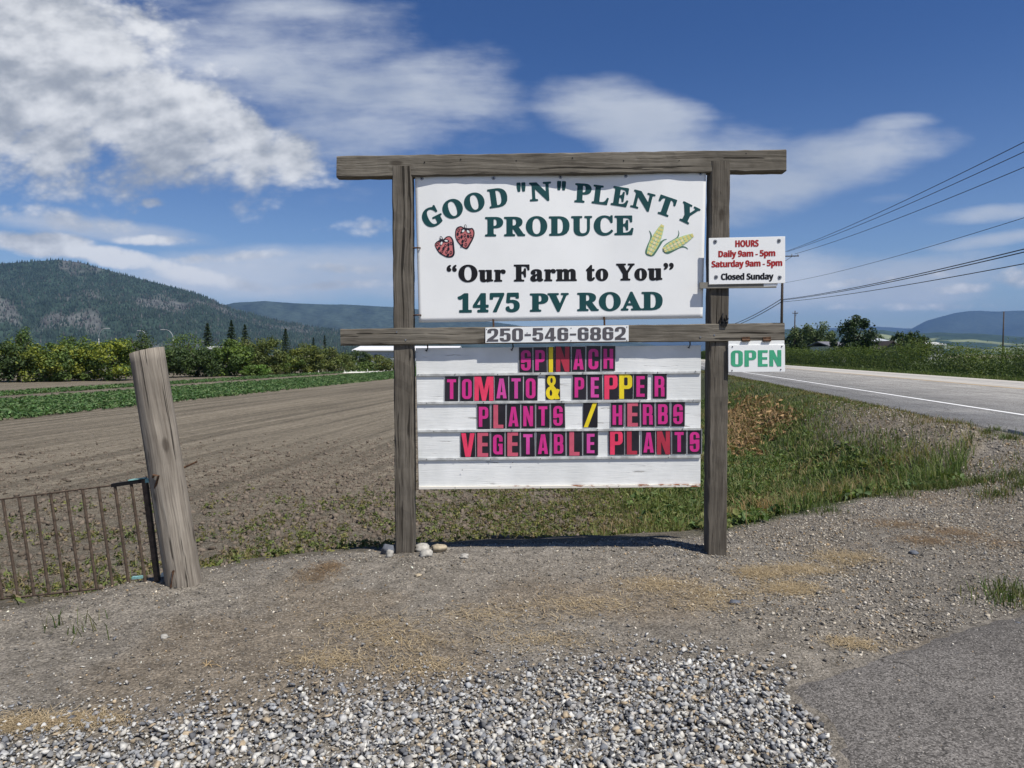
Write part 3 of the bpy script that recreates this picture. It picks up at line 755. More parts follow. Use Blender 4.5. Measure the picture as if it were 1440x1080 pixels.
# ------------------------------------------------------------------ ground vegetation
def on_ground(x, y, dz=0.0): return np.stack([x, y, height(x, y) + dz], -1)
def rosettes(x, y, k, size, col, spread=.6):
    n = len(x); X = np.repeat(x, k) ; Y = np.repeat(y, k); S = np.repeat(size, k)
    a = RNG.random(n * k) * 2 * math.pi; r = S * spread * RNG.uniform(.25, 1, n * k)
    p = on_ground(np.repeat(x, k), np.repeat(y, k), 0.0)
    p = p + np.stack([np.cos(a) * r, np.sin(a) * r, S * RNG.uniform(.12, .8, n * k)], -1)
    nr = np.stack([np.cos(a) * .6, np.sin(a) * .6, np.ones(n * k) * .7], -1) + RNG.normal(size=(n * k, 3)) * .35
    C = np.repeat(col, k, 0) * RNG.uniform(.7, 1.3, (n * k, 1))
    return leaves(p, S * RNG.uniform(.5, .95, n * k), C, .5, .0, nr)
def pick(cols, n, wts=None):
    c = np.array(cols); return c[RNG.choice(len(c), n, p=wts)] * RNG.uniform(.75, 1.25, (n, 1))
GREENS = [[.090, .145, .04], [.12, .17, .05], [.068, .115, .04], [.16, .175, .06]]
# low weeds on the field margin behind gate and sign
x, y = scatter(46000, -9, 3.2, 4.6, 17); u, v = uv_of(x, y); e = y - pad_edge(x)
dn = sstep(.40, .66, fbm(x, y, 1.3, 4, 121) + .20 * sstep(-2.5, 1.5, x)) * (.55 + .45 * sstep(-2, 1, x)) * sstep(16, 10, y - .5 * x) * np.where((x > -1.1) & (x < 2.0), sstep(.6, .9, e), sstep(.1, .5, e))
keep = (RNG.random(len(x)) < dn * .95) & (v < 3.0) & (np.abs(x) < 1 + y * .82)
x, y = x[keep], y[keep]
V, F, C = rosettes(x, y, 6, RNG.uniform(.03, .08, len(x)), pick([[.115, .145, .04], [.17, .17, .05], [.08, .105, .034], [.19, .155, .075], [.18, .135, .085]], len(x), [.28, .26, .16, .16, .14]))
V2, F2, C2 = blades(on_ground(x, y), RNG.uniform(.04, .16, len(x)), RNG.uniform(.005, .010, len(x)), RNG.uniform(.2, 1, len(x)), pick([[.14, .17, .05], [.23, .20, .10]], len(x)))
V, F, C = merge([(V, F, C), (V2, F2, C2)])
tag(mesh_np('weeds', V, F, M['leaf'], col=C), 'low olive weeds on the field margin behind the gate and sign', 'weeds', kind='stuff')
# grass and broad weeds of the ditch right of the sign
x, y = scatter(250000, -.6, 13, 6.3, 34); u, v = uv_of(x, y); e = y - pad_edge(x)
low_ = (x < 1.95)
thick = sstep(-.9, .5, v + .8 * (fbm(x, y, .6, 3, 131) - .5)) * np.maximum(sstep(5.1, 4.1, v + .9 * (fbm(x, y, .45, 3, 9) - .5)), np.maximum(.7 * sstep(15, 18.5, y) * sstep(6.3, 5.9, v), sstep(5.9, 4.9, v + .9 * (fbm(x, y, .9, 3, 19) - .5)) * sstep(11.5, 9.5, y))) * np.where(x < 1.95, sstep(.6, .8, e), 1) * sstep(.0, .35, e + .3 * (fbm(x, y, 2, 2, 133) - .5))
keep = (RNG.random(len(x)) < thick * np.clip(11 / y, .25, 1)) & (np.abs(x) < 1 + y * .85)
x, y = x[keep], y[keep]; n = len(x)
tall = .55 + .9 * fbm(x, y, .9, 3, 135); u, v = uv_of(x, y)
hgt = (1 - .6 * sstep(4.4, 5.4, v) * sstep(14, 17, y)) * RNG.uniform(.06, .25, n) * tall * (1 - .55 * sstep(.4, -.8, v)) * (1 + .9 * sstep(3.2, 4.2, v) * sstep(13, 9, y))
straw = (.12 * sstep(4.2, 5.2, v) + fbm(x, y, .8, 3, 137) + .25 * RNG.random(n) > .76)[:, None]
dry = ((np.hypot((x - 2.65) / .45, (y - 8.6) / 1.0) < 1) & (RNG.random(n) < .85))[:, None]
c = pick([[.105, .155, .042], [.145, .185, .055], [.080, .125, .040], [.19, .20, .08], [.27, .235, .13]], n, [.30, .28, .22, .14, .06])
lightg = (sstep(.3, -.6, v - .9) * .75 * (y < 14))[:, None]; c = c * (1 - lightg) + pick([[.15, .185, .05], [.19, .20, .065]], n) * lightg
c = np.where(straw, pick([[.24, .20, .09], [.18, .175, .07], [.28, .21, .11]], n), c); c = np.where(dry, pick([[.26, .15, .065], [.30, .19, .09]], n), c)
V, F, C = blades(on_ground(x, y, -.01), hgt, RNG.uniform(.006, .013, n) * np.clip(y / 9, 1, 2.2), RNG.uniform(.1, 1.0, n), c, c * 1.15)
tag(mesh_np('grass', V, F, M['blade'], col=C), 'tall green grass filling the ditch between the sign and the road', 'grass', kind='stuff')
sel = RNG.random(n) < .24 * sstep(1.6, 2.4, x) * sstep(.40, .58, fbm(x, y, .8, 3, 139))
sel &= ~dry[:, 0] & (v < 4.3)
V, F, C = rosettes(x[sel], y[sel], 7, RNG.uniform(.05, .15, sel.sum()), pick(GREENS, sel.sum()), .7)
tag(mesh_np('weeds', V, F, M['leaf'], col=C), 'broad leaved green weeds among the ditch grass right of the sign', 'weeds', kind='stuff')
# dead reddish weeds right of the right post
q_ = [hit(a, b) for a, b in zip(RNG.normal(1046, 15, 230), RNG.normal(600, 19, 230))] + [hit(a, b) for a, b in zip(RNG.normal(1085, 14, 60), RNG.normal(594, 8, 60))]
q_ = np.repeat(np.array(q_), 5, 0) + RNG.normal(size=(len(q_) * 5, 2)) * .12; x, y = q_[:, 0], q_[:, 1]
V2, F2, C2 = blades(on_ground(x, y), RNG.uniform(.12, .42, len(x)), RNG.uniform(.010, .020, len(x)), RNG.uniform(.2, .9, len(x)), pick([[.30, .20, .10], [.37, .26, .14], [.24, .155, .085]], len(x)))
V, F, C = rosettes(x, y, 4, RNG.uniform(.08, .22, len(x)), pick([[.30, .19, .095], [.34, .23, .12], [.22, .145, .08]], len(x)), .7)
V, F, C = merge([(V, F, C), (V2, F2, C2)])
tag(mesh_np('dry_weeds', V, F, M['straw'], col=C), 'patch of dead orange weeds just right of the right post', 'dry weeds', kind='stuff')
# low dry growth on the gravel shoulder
x, y = scatter(60000, 3.0, 12, 7.5, 26); u, v = uv_of(x, y)
keep = (v > 3.9) & (v < 6.1) & (fbm(x, y, .75, 4, 145) > .46 - .05 * (v < 4.8)) & (RNG.random(len(x)) < .6); x, y = x[keep], y[keep]; n = len(x)
c = pick([[.13, .15, .05], [.19, .165, .075], [.26, .19, .10], [.09, .125, .035], [.20, .13, .075]], n)
V, F, C = blades(on_ground(x, y, -.005), RNG.uniform(.03, .16, n) * (.6 + .8 * fbm(x, y, 1.5, 2, 147)), RNG.uniform(.005, .011, n), RNG.uniform(.2, 1.1, n), c, c * 1.15)
tag(mesh_np('dry_grass', V, F, M['blade'], col=C), 'short dry grass in patches on the gravel shoulder of the road', 'dry grass', kind='stuff')
# verge grass along the near road edge and on the far side
xs_, ys_, hs_, cs_ = [], [], [], []
uu = RNG.uniform(9, 55, 9000); vv = 5.85 + RNG.normal(size=9000) * .28; k_ = vv < 6.25; uu, vv = uu[k_], vv[k_]
xx, yy = xy_of(uu, vv); k_ = fbm(xx, yy, .5, 3, 141) > .42; xs_.append(xx[k_]); ys_.append(yy[k_]); hs_.append(RNG.uniform(.03, .12, k_.sum())); cs_.append(pick([[.15, .14, .05], [.11, .125, .035], [.20, .155, .07]], k_.sum()))
uu = 18 + RNG.random(42000) ** 1.7 * 190; vv = RNG.uniform(18.0, 21.6, 42000); xx, yy = xy_of(uu, vv)
xs_.append(xx); ys_.append(yy); hs_.append(RNG.uniform(.10, .42, len(xx)) * sstep(17.6, 19.6, vv) + .06); cs_.append(pick([[.085, .135, .03], [.12, .155, .04], [.065, .105, .028], [.16, .16, .07]], len(xx)))
x, y, h_, c = map(np.concatenate, (xs_, ys_, hs_, cs_))
V, F, C = blades(on_ground(x, y, -.02), h_, 0.009 + .0004 * y, RNG.uniform(.1, .7, len(x)), c, c * 1.1)
tag(mesh_np('grass', V, F, M['blade'], col=C), 'bright verge grass along both edges of the road', 'grass', kind='stuff')
# straw lying flat on the dirt
STRAW = [(1190, 785, 45, 9, 1), (1130, 800, 55, 8, 1), (1070, 806, 40, 8, .8), (1110, 826, 40, 9, 1), (925, 822, 60, 10, .55), (830, 850, 80, 14, .45), (690, 868, 90, 16, .4), (560, 905, 70, 16, .35), (40, 1022, 60, 14, .8), (120, 1018, 50, 10, .4), (520, 880, 70, 14, .3),
         (1340, 750, 40, 8, .7), (1300, 763, 40, 7, .6), (1260, 738, 45, 7, .6), (1400, 765, 50, 10, .4), (1200, 905, 40, 8, .3), (600, 940, 60, 14, .25), (1000, 850, 70, 12, .35), (1010, 835, 70, 10, .4), (470, 930, 60, 14, .3), (1290, 700, 50, 10, .3), (760, 900, 90, 14, .3), (447, 813, 28, 13, .30), (465, 803, 18, 6, .2)]
ps, cs = [], []
for a, b, ra, rb, d_ in STRAW:
    c0 = G(a, b); sx = ra / 1000 * c0.y; sy = abs(G(a, b - rb).y - c0.y)
    q = int(3000 * d_ * max(.4, sx * sy * 3.0) + 300 * d_)
    ps.append(np.stack([c0.x + RNG.normal(size=q) * sx * .55, c0.y + RNG.normal(size=q) * sy * .55], -1))
    cs.append(pick([[.37, .29, .175], [.28, .21, .125], [.46, .37, .24]] if b > 770 and b not in (813, 803) else [[.22, .15, .09], [.15, .105, .07], [.32, .235, .14]], q))
pp = np.concatenate(ps); c = np.concatenate(cs); n = len(pp)
a = RNG.random(n) * math.pi * 2; L = RNG.uniform(.02, .08, n); wd = RNG.uniform(.0008, .0021, n)
d3 = np.stack([np.cos(a), np.sin(a), np.zeros(n)], -1); s3 = np.stack([-np.sin(a), np.cos(a), np.zeros(n)], -1)
p0 = on_ground(pp[:, 0], pp[:, 1], RNG.uniform(.001, .014, n)); p1 = p0 + d3 * L[:, None]; p1[:, 2] = height(p1[:, 0], p1[:, 1]) + RNG.uniform(.001, .020, n)
V = np.stack([p0 - s3 * wd[:, None], p0 + s3 * wd[:, None], p1 + s3 * wd[:, None] * .6, p1 - s3 * wd[:, None] * .6], 1).reshape(-1, 3)
i = np.arange(n)[:, None] * 4; F = np.concatenate([i + np.array([[0, 1, 2]]), i + np.array([[0, 2, 3]])], 1).reshape(-1, 3)
tag(mesh_np('straw', V, F, M['straw'], col=np.repeat(c, 4, 0)), 'dry yellow straw lying flat on the gravelly dirt', 'straw', kind='stuff')
# green tufts on the stony ground at the right
tu = [(1400, 705, 14), (1425, 690, 16), (1420, 835, 14), (1408, 848, 8), (1385, 690, 14), (1360, 690, 20), (1320, 690, 18), (1265, 700, 10), (1160, 722, 8), (100, 885, 3), (1440, 700, 20), (1300, 690, 16), (1420, 650, 20), (1390, 640, 15)]
X_, Y_ = [], []
for a, b, q in tu:
    c0 = G(a, b); X_.append(c0.x + RNG.normal(size=q * 12) * .11); Y_.append(c0.y + RNG.normal(size=q * 12) * .10)
x, y = np.concatenate(X_), np.concatenate(Y_); n = len(x)
V, F, C = blades(on_ground(x, y), RNG.uniform(.04, .16, n), RNG.uniform(.004, .009, n), RNG.uniform(.2, 1.1, n), pick([[.07, .12, .03], [.10, .13, .04], [.15, .15, .06]], n))
tag(mesh_np('grass', V, F, M['blade'], col=C), 'small green tufts on the stony ground beside the driveway', 'grass', kind='stuff')
# crop strips in the field
def crop(v0, v1, u0, u1, n, size, label, cols):
    u = u0 + (u1 - u0) * RNG.random(n) ** 1.5; v = RNG.uniform(v0, v1, n)
    v = np.round((v - v0) / .75) * .75 + v0 + RNG.normal(size=n) * .19
    v = np.clip(v, v0 - .2, v1 + .2)
    x, y = xy_of(u, v)
    keep = (np.abs(x) < 6 + y * .85); x, y = x[keep], y[keep]
    V, F, C = rosettes(x, y, 7, RNG.uniform(.7, 1.2, len(x)) * size, pick(cols, len(x)), .55)
    return tag(mesh_np('crop_strip', V, F, M['leaf'], col=C), label, 'crop', kind='stuff')
CG = [[.068, .135, .042], [.095, .168, .055], [.050, .105, .034], [.14, .20, .085]]
crop(-31.8, -22.9, 15, 190, 40000, .21, 'wide strip of leafy green potato plants across the ploughed field', CG)
crop(-38.4, -36.1, 20, 190, 11000, .21, 'narrow strip of leafy green plants beyond the wide crop strip', CG)

# ------------------------------------------------------------------ trees and bushes
M['bark'] = plain('bark', (.075, .058, .044), .9, 0, .35, 9, .01)
def crown_pts(n, c, rad, nclump, low=.0, fill=.25):
    cl = RNG.uniform(-1, 1, (nclump * 6, 3)); cl = cl[(np.abs(cl) ** 2.6).sum(1) < 1][:nclump] * .84; nclump = len(cl)
    cl[:, 2] = np.where(cl[:, 2] < -.75 + low, -cl[:, 2] * .5, cl[:, 2])
    cr = RNG.uniform(.17, .36, nclump)
    k = RNG.integers(0, nclump, n)
    d = rand_unit(n); r = RNG.random(n) ** .45
    p = cl[k] + d * (cr[k] * r)[:, None]
    lone = RNG.random(n) < fill * .3
    p[lone] = (rand_unit(n) * (RNG.random((n, 1)) ** .4))[lone]
    return p * np.array(rad) + np.array(c), d, k
def trunk(parent, h, r, limbs, spread, top):
    b = MB()
    b.tube([(0, 0, -.2), (.03 * h, .02 * h, h * .5), (-.02 * h, 0, h)], [r * 1.25, r, r * .6], 7)
    for q in range(limbs):
        a = q * 2 * math.pi / limbs + random.random(); z0 = h * random.uniform(.45, .95)
        e = (math.cos(a) * spread * random.uniform(.4, .8), math.sin(a) * spread * random.uniform(.4, .8), z0 + (top - z0) * random.uniform(.45, .85))
        b.tube([(0, 0, z0), (e[0] * .45, e[1] * .45, z0 + (e[2] - z0) * .55), e], [r * .55, r * .38, r * .12], 5)
    o = b.build('trunk', M['bark'], parent); o.matrix_parent_inverse = Matrix(); return o
def bush(px0, px1, base_y, top_y, label, cols, n=2600, leaf=.22, name='bushy_tree', zb=Z_FIELD, cat='tree', group='trees lining the far side of the field', bright=None, bare=.0, depth=.9, push=0.0, clumps=46, dens=2.3):
    cx = (px0 + px1) / 2
    b0 = G(cx, base_y, zb)
    if push: b0 = Vector((b0.x * (1 + push), b0.y * (1 + push), zb)); 
    Y = b0.y; wid = (px1 - px0) / 1000 * Y; top = P(cx, top_y, Y).z - zb
    t = thing(name, label, cat, b0, group)
    trunk(t, top * .45, .035 * top, 6, wid * .4, top)
    lo = bare * top; rz = (top - lo) / 2
    n = int(n * dens)
    p, d, k = crown_pts(n, (0, 0, lo + rz * .93), (wid * .66, wid * .60 * depth, rz * 1.10), clumps)
    keep = p[:, 2] > .02; p, d, k = p[keep], d[keep], k[keep]; n = len(p)
    cc = np.array(cols)[RNG.integers(0, len(cols), 400)][k % 400] * RNG.uniform(.7, 1.35, (n, 1))
    if bright is not None:
        bm = RNG.random(400)[k % 400] < bright[1]
        cc = np.where(bm[:, None] & (RNG.random((n, 1)) < .8), np.array(bright[0]) * RNG.uniform(.75, 1.3, (n, 1)), cc)
    V, F, C = leaves(p, leaf * RNG.uniform(.7, 1.4, n), cc, .62, .25, d + RNG.normal(size=(n, 3)) * .5)
    mesh_np('crown', V + np.array(b0), F, M['leaf'], t, C)
    return t
DK = [[.060, .094, .030], [.078, .114, .034], [.047, .076, .027]]
MID = [[.094, .146, .036], [.115, .168, .040], [.070, .112, .031]]
OLV = [[.122, .148, .042], [.10, .126, .038], [.146, .162, .052]]
YEL = ([.22, .25, .035], .36)
bush(-120, 8, 538, 466, 'dark leafy tree cut by the left edge of the picture', DK, 3000)
bush(-10, 62, 537, 479, 'dark green bush with broad rounded top near the left edge', DK, 2600, bright=([.17, .20, .035], .15))
bush(48, 104, 536.5, 482, 'bush with yellow green leaves on its right side, left of the leaning post', MID, 2600, bright=([.23, .25, .04], .3))
bush(14, 50, 534, 461, 'taller dark tree rising behind the bushes near the left edge', MID, 1800, push=.25)
bush(84, 132, 535, 472, 'mid green tree behind the yellow green bushes', MID, 2000, push=.22)
bush(108, 196, 535, 478, 'large bush full of bright yellow green leaves left of the leaning post', MID, 4200, bright=YEL)
bush(176, 214, 534, 467, 'dark tree rising just behind the top of the leaning post', DK, 1600, push=.28)
bush(206, 262, 531, 488, 'low dark bush just right of the leaning post top', DK, 2600)
bush(232, 290, 530, 470, 'dark tree standing behind the low bushes beside the lamp posts', MID, 2000, push=.22)
bush(252, 304, 530, 488, 'dense dark green bush between the leaning post and the round leafy tree', DK, 2400)
bush(292, 352, 528.5, 477, 'round leafy tree with large light green leaves', MID, 3600, leaf=.27, bright=([.13, .19, .035], .4))
bush(318, 366, 528, 474, 'yellow topped tree behind the round leafy tree', OLV, 1800, bright=([.2, .2, .04], .35), push=.12)
bush(342, 378, 529, 512, 'small bright green bush at the foot of the larger trees', MID, 1200, leaf=.2, bright=([.12, .21, .04], .5))
bush(350, 396, 527.5, 474, 'olive brown tree right of the round leafy tree', OLV, 2400)
bush(378, 424, 525.5, 496, 'low dark green bush left of the yellow tinted hedge', MID, 1900, bright=([.17, .2, .04], .2))
bush(408, 452, 525, 483, 'olive tree with a yellow tinted crown near the mid beam end', OLV, 2600, bright=([.18, .2, .04], .3))
bush(436, 492, 524, 489, 'green tree just left of the white barn roof', OLV, 2600, bright=([.12, .15, .04], .2))
bush(485, 524, 521.5, 493, 'dark tree in front of the white barn', DK, 1800)
bush(516, 560, 521, 498, 'yellow green shrub right of the dark tree in front of the barn', OLV, 1500, bright=([.2, .2, .04], .3))
# clipped hedge under the barn
def hedge(name, p0, p1, h, depth, n, leaf, cols, label, z, lump=.35):
    t = thing(name, label, 'hedge', (p0[0], p0[1], z))
    a = np.array(p0[:2]); b = np.array(p1[:2]); L = np.linalg.norm(b - a); d = (b - a) / L; nn = np.array([d[1], -d[0]])
    s = L * RNG.random(n) ** 1.6 if L > 60 else L * RNG.random(n)
    hh = h * (.72 + lump * 1.3 * (fbm(s, s * 0, .30, 4, 151) - .25))
    r = RNG.random(n) ** .5; ang = RNG.random(n) * math.pi
    off = np.cos(ang) * depth * .5 * r + depth * .25 * (fbm(s, s * 0 + 9, .5, 3, 153) - .5) * 2
    zz = np.sin(ang) ** .75 * hh * r
    shoots = RNG.random(n) < .06; zz = zz + shoots * RNG.random(n) * h * .22
    pts = np.stack([a[0] + d[0] * s + nn[0] * off, a[1] + d[1] * s + nn[1] * off, z + zz], -1)
    ci = (vnoise(s * .9, zz * 1.8 + off, 1, 155) * 3.999).astype(int) % len(cols)
    c = np.array(cols)[ci] * RNG.uniform(.65, 1.4, (n, 1))
    nr = np.stack([nn[0] * off, nn[1] * off, zz * .6], -1) + RNG.normal(size=(n, 3)) * .5
    V, F, C = leaves(pts, leaf * RNG.uniform(.7, 1.4, n) * (1 + s / 120), c, .5, .2, nr)
    mesh_np('foliage', V, F, M['leaf'], t, C)
    return t
g0, g1 = G(462, 524, Z_FIELD), G(640, 517, Z_FIELD)
hedge('hedge', g0, g1, 1.7, 2.0, 5200, .2, MID + OLV, 'low clipped green hedge under the white barn left of the sign', Z_FIELD)
ha, hb = xy_of(33, 23.2), xy_of(235, 23.8)
hedge('hedge', ha, hb, 2.75, 4.2, 95000, .13, [[.078, .112, .028], [.105, .145, .034], [.056, .085, .022], [.13, .16, .042]], 'long overgrown green hedge on the far side of the road', .14, .45)

def spruce(cx, base_y, top_y, w_px, label, Y, n=1500, zb=Z_FIELD):
    base = P(cx, 498, Y); base.z = zb; top = P(cx, top_y, Y).z - zb; wid = w_px * 1.35 / 1000 * Y
    t = thing('spruce_tree', label, 'tree', base, 'spruces behind the bushes')
    MB().tube([(0, 0, -.2), (0, 0, top * .6), (0, 0, top * .97)], [top * .02, top * .013, .02], 6).build('trunk', M['bark'], t).matrix_parent_inverse = Matrix()
    tiers = 15; k = RNG.integers(0, tiers, n); f = (k + RNG.random(n) * .5) / tiers
    arms = 7; a = (RNG.integers(0, arms, n) + (k * .37) % 1) * 2 * math.pi / arms + RNG.normal(size=n) * .14
    R_ = (1 - f) ** .85 * wid * .5 * (.75 + .5 * _H[k, (a * 7).astype(int) & 255]); r = R_ * RNG.random(n) ** .6
    p = np.stack([np.cos(a) * r, np.sin(a) * r, top * (.06 + .94 * f) - r * .35 + RNG.normal(size=n) * .08], -1)
    c = pick([[.034, .056, .030], [.044, .068, .036], [.026, .044, .025]], n)
    nr = np.stack([np.cos(a) * .5, np.sin(a) * .5, np.ones(n)], -1) + RNG.normal(size=(n, 3)) * .4
    V, F, C = leaves(p, .05 * top * RNG.uniform(.6, 1.3, n), c, .4, .1, nr)
    mesh_np('crown', V + np.array(base), F, M['leaf'], t, C)
spruce(292.5, 500, 453, 22, 'tallest dark spruce right of the lamp posts', 130, 2200)
spruce(326, 500, 449, 20, 'dark slender spruce, middle one of the close trio', 145, 2000)
spruce(345, 500, 455, 18, 'paler spruce on the right of the close trio', 150, 1600)
spruce(402, 500, 461, 19, 'broad olive spruce standing alone left of the mid beam', 140, 1800)
spruce(441, 502, 474, 10, 'small pointed spruce, left of a far pair by the mid beam', 165, 900)
spruce(457, 502, 471, 9, 'small pointed spruce, right of a far pair by the mid beam', 170, 900)

# trees and farm buildings beyond the road
ZR = .14
def far_tree(px0, px1, top_y, Y, label, cols, n, leaf, bare=.08, bright=None, clumps=40, name='leafy_tree'):
    cx = (px0 + px1) / 2; b = P(cx, 498, Y)
    by = 498 + (EYE - ZR) / Y * 1000
    return bush(px0, px1, by, top_y, label, cols, n, leaf, name, ZR, group='trees beyond the road', bright=bright, bare=bare, clumps=clumps, dens=1.5)
far_tree(1104, 1128, 463, 165, 'dark low tree behind the far utility pole', DK, 1500, .45)
far_tree(1113, 1148, 455, 150, 'pale willow like tree, left half of the round pair', [[.12, .155, .065], [.095, .13, .058]], 2600, .4)
far_tree(1132, 1168, 452.5, 145, 'pale round tree, right half of the round pair', [[.12, .16, .065], [.10, .135, .06]], 3000, .4)
far_tree(1158, 1176, 465, 150, 'small pale tree right of the round pair', [[.06, .085, .04]], 900, .4)
far_tree(1176, 1226, 444, 120, 'tall dark spreading tree beside the farm sheds', [[.026, .046, .018], [.034, .058, .022]], 3800, .42, .06, clumps=30)
far_tree(1229, 1242, 469, 170, 'small dark tree behind the pale roofed shed', DK, 700, .45)
far_tree(1255, 1275, 464.5, 150, 'dark tree, left one of the clump right of the sheds', DK, 1300, .42)
far_tree(1272, 1291, 464.8, 152, 'dark tree, middle one of the clump right of the sheds', DK, 1200, .42)
far_tree(1288, 1305, 470.5, 155, 'lower dark tree, right one of the clump right of the sheds', DK, 900, .42)

M['roof_pale'] = plain('pale_metal_roof', (.50, .53, .56), .45, .0, .06, .8)
M['roof_grey'] = plain('grey_shingle_roof', (.16, .16, .18), .85, 0, .15, 2)
M['wall_dark'] = plain('dark_barn_wall', (.06, .055, .05), .85, 0, .2, 1)
M['wall_white'] = plain('white_wall', (.55, .55, .53), .8, 0, .08, 1)
M['glass'] = plain('window_glass', (.03, .04, .05), .12, 0, .1, 1, 0, .5)
def building(name, label, px0, px1, eave_y, ridge_y, Y, zb, depth, wall, roof, gable=False, door=True, turn=0.0):
    a, b = P(px0, eave_y, Y), P(px1, eave_y, Y); ez = a.z; rz = P(px0, ridge_y, Y).z
    cx = (a.x + b.x) / 2; wd = b.x - a.x; h = ez - zb; rh = max(.3, rz - ez)
    t = thing(name, label, 'building', (cx, Y, zb))
    hw, ov = wd / 2, .5
    m = MB()
    if gable:
        m.poly3([(-hw, 0, 0), (hw, 0, 0), (hw, 0, h), (0, 0, h + rh - .1), (-hw, 0, h), (-hw, depth, 0), (hw, depth, 0), (hw, depth, h), (0, depth, h + rh - .1), (-hw, depth, h)],
                [(0, 1, 2, 3, 4), (9, 8, 7, 6, 5), (0, 5, 6, 1), (1, 6, 7, 2), (4, 9, 5, 0)])
    else: m.box(-hw, 0, 0, hw, depth, h)
    wl_ = m.build('wall', wall, t); wl_.parent = t; wl_.matrix_parent_inverse = Matrix()
    m = MB(); th = .18
    if gable:
        for s in (-1, 1):
            m.hexa([(s * (hw + ov), -ov, h - ov * rh / hw), (0, -ov, h + rh), (0, -ov, h + rh + th), (s * (hw + ov), -ov, h - ov * rh / hw + th),
                    (s * (hw + ov), depth + ov, h - ov * rh / hw), (0, depth + ov, h + rh), (0, depth + ov, h + rh + th), (s * (hw + ov), depth + ov, h - ov * rh / hw + th)])
    else:
        for y0, y1 in ((-ov, depth / 2), (depth + ov, depth / 2)):
            m.hexa([(-hw - ov, y0, h), (hw + ov, y0, h), (hw + ov, y0, h + th), (-hw - ov, y0, h + th), (-hw - ov, y1, h + rh), (hw + ov, y1, h + rh), (hw + ov, y1, h + rh + th), (-hw - ov, y1, h + rh + th)])
    r = m.build('roof', roof, t); r.matrix_parent_inverse = Matrix()
    if door:
        d = MB().box(-.8, -.06, 0, .8, -.004, min(2.3, h * .8)).build('door', M['wall_dark'] if wall is not M['wall_dark'] else M['bark'], t); d.matrix_parent_inverse = Matrix()
    for s in (-.55, .55):
        f = MB().box(s * hw - .6, -.07, h * .4, s * hw + .6, -.004, h * .8).build('window', M['glass'], t); f.matrix_parent_inverse = Matrix()
    return t
building('barn', 'long white barn with a pale metal roof left of the sign post', 500, 640, 493.5, 487.5, 118, Z_FIELD, 12, plain('pale_blue_grey_wall', (.42, .45, .50), .7, 0, .05, 1), plain('white_metal_roof', (.72, .72, .72), .5, 0, .04, 1))
building('house', 'low house with a small grey roof peeking out below the tall spruce', 286, 300, 492, 488, 112, Z_FIELD, 8, M['wall_dark'], plain('light_grey_roof', (.38, .38, .38), .7, 0, .1, 1), door=False)
building('barn', 'dark barn with a bright pale roof right of the tall dark tree', 1219, 1247, 481, 475, 135, ZR, 10, M['wall_dark'], M['roof_pale'])
building('shed', 'grey gabled shed right of the pale roofed barn', 1243, 1265, 489, 480.5, 120, ZR, 9, plain('grey_shed_wall', (.11, .11, .11), .8, 0, .15, 1), plain('dark_brown_roof', (.05, .042, .038), .8, 0, .15, 1), gable=True)
building('house', 'grey roofed house half hidden left of the tall dark tree', 1167, 1190, 487, 481, 135, ZR, 9, M['wall_white'], M['roof_grey'])
building('shed', 'small white shed, left one of the far white pair above the hedge', 1304, 1311, 485, 481.5, 190, ZR, 9, M['wall_white'], M['wall_white'], door=False)
building('shed', 'wider white shed, right one of the far white pair above the hedge', 1314, 1327, 485, 481.5, 195, ZR, 9, M['wall_white'], M['wall_white'], door=False)

# street lamps far behind the trees
M['lamp_metal'] = plain('galvanised_lamp_steel', (.36, .37, .38), .5, .2, .08, 2)
def lamp(px, top_y, arm_px, label, Y, droop=False):
    b = P(px, 498, Y); top = P(px, top_y, Y).z
    t = thing('street_lamp', label, 'street lamp', (b.x, Y, Z_FIELD), 'street lamps behind the trees')
    MB().tube([(b.x, Y, Z_FIELD), (b.x, Y, top - 1.6)], [.08, .06], 8).build('pole', M['lamp_metal'], t, True)
    ax = arm_px / 1000 * Y
    pts = [(b.x + ax * (1 - math.cos(q * math.pi / 2 / 8)), Y, top - 1.6 + 1.6 * math.sin(q * math.pi / 2 / 8)) for q in range(9)]
    MB().tube(pts, [.055] * 5 + [.045] * 4, 6).build('arm', M['lamp_metal'], t, True)
    s = 1 if ax > 0 else -1; e = pts[-1]
    MB().box(e[0] - .05, Y - .16, e[2] - .09, e[0] + s * .75, Y + .16, e[2] + .07).bevel(.05, 2).build('lamp_head', M['lamp_metal'], t)
lamp(139.5, 462, 9, 'curved white street lamp reaching right, left of the leaning post', 115)
lamp(206.5, 465, -7, 'thin street lamp directly above the leaning post top, arm to the left', 135)
lamp(244, 463.5, -11, 'street lamp right of the leaning post with its arm to the left', 120)

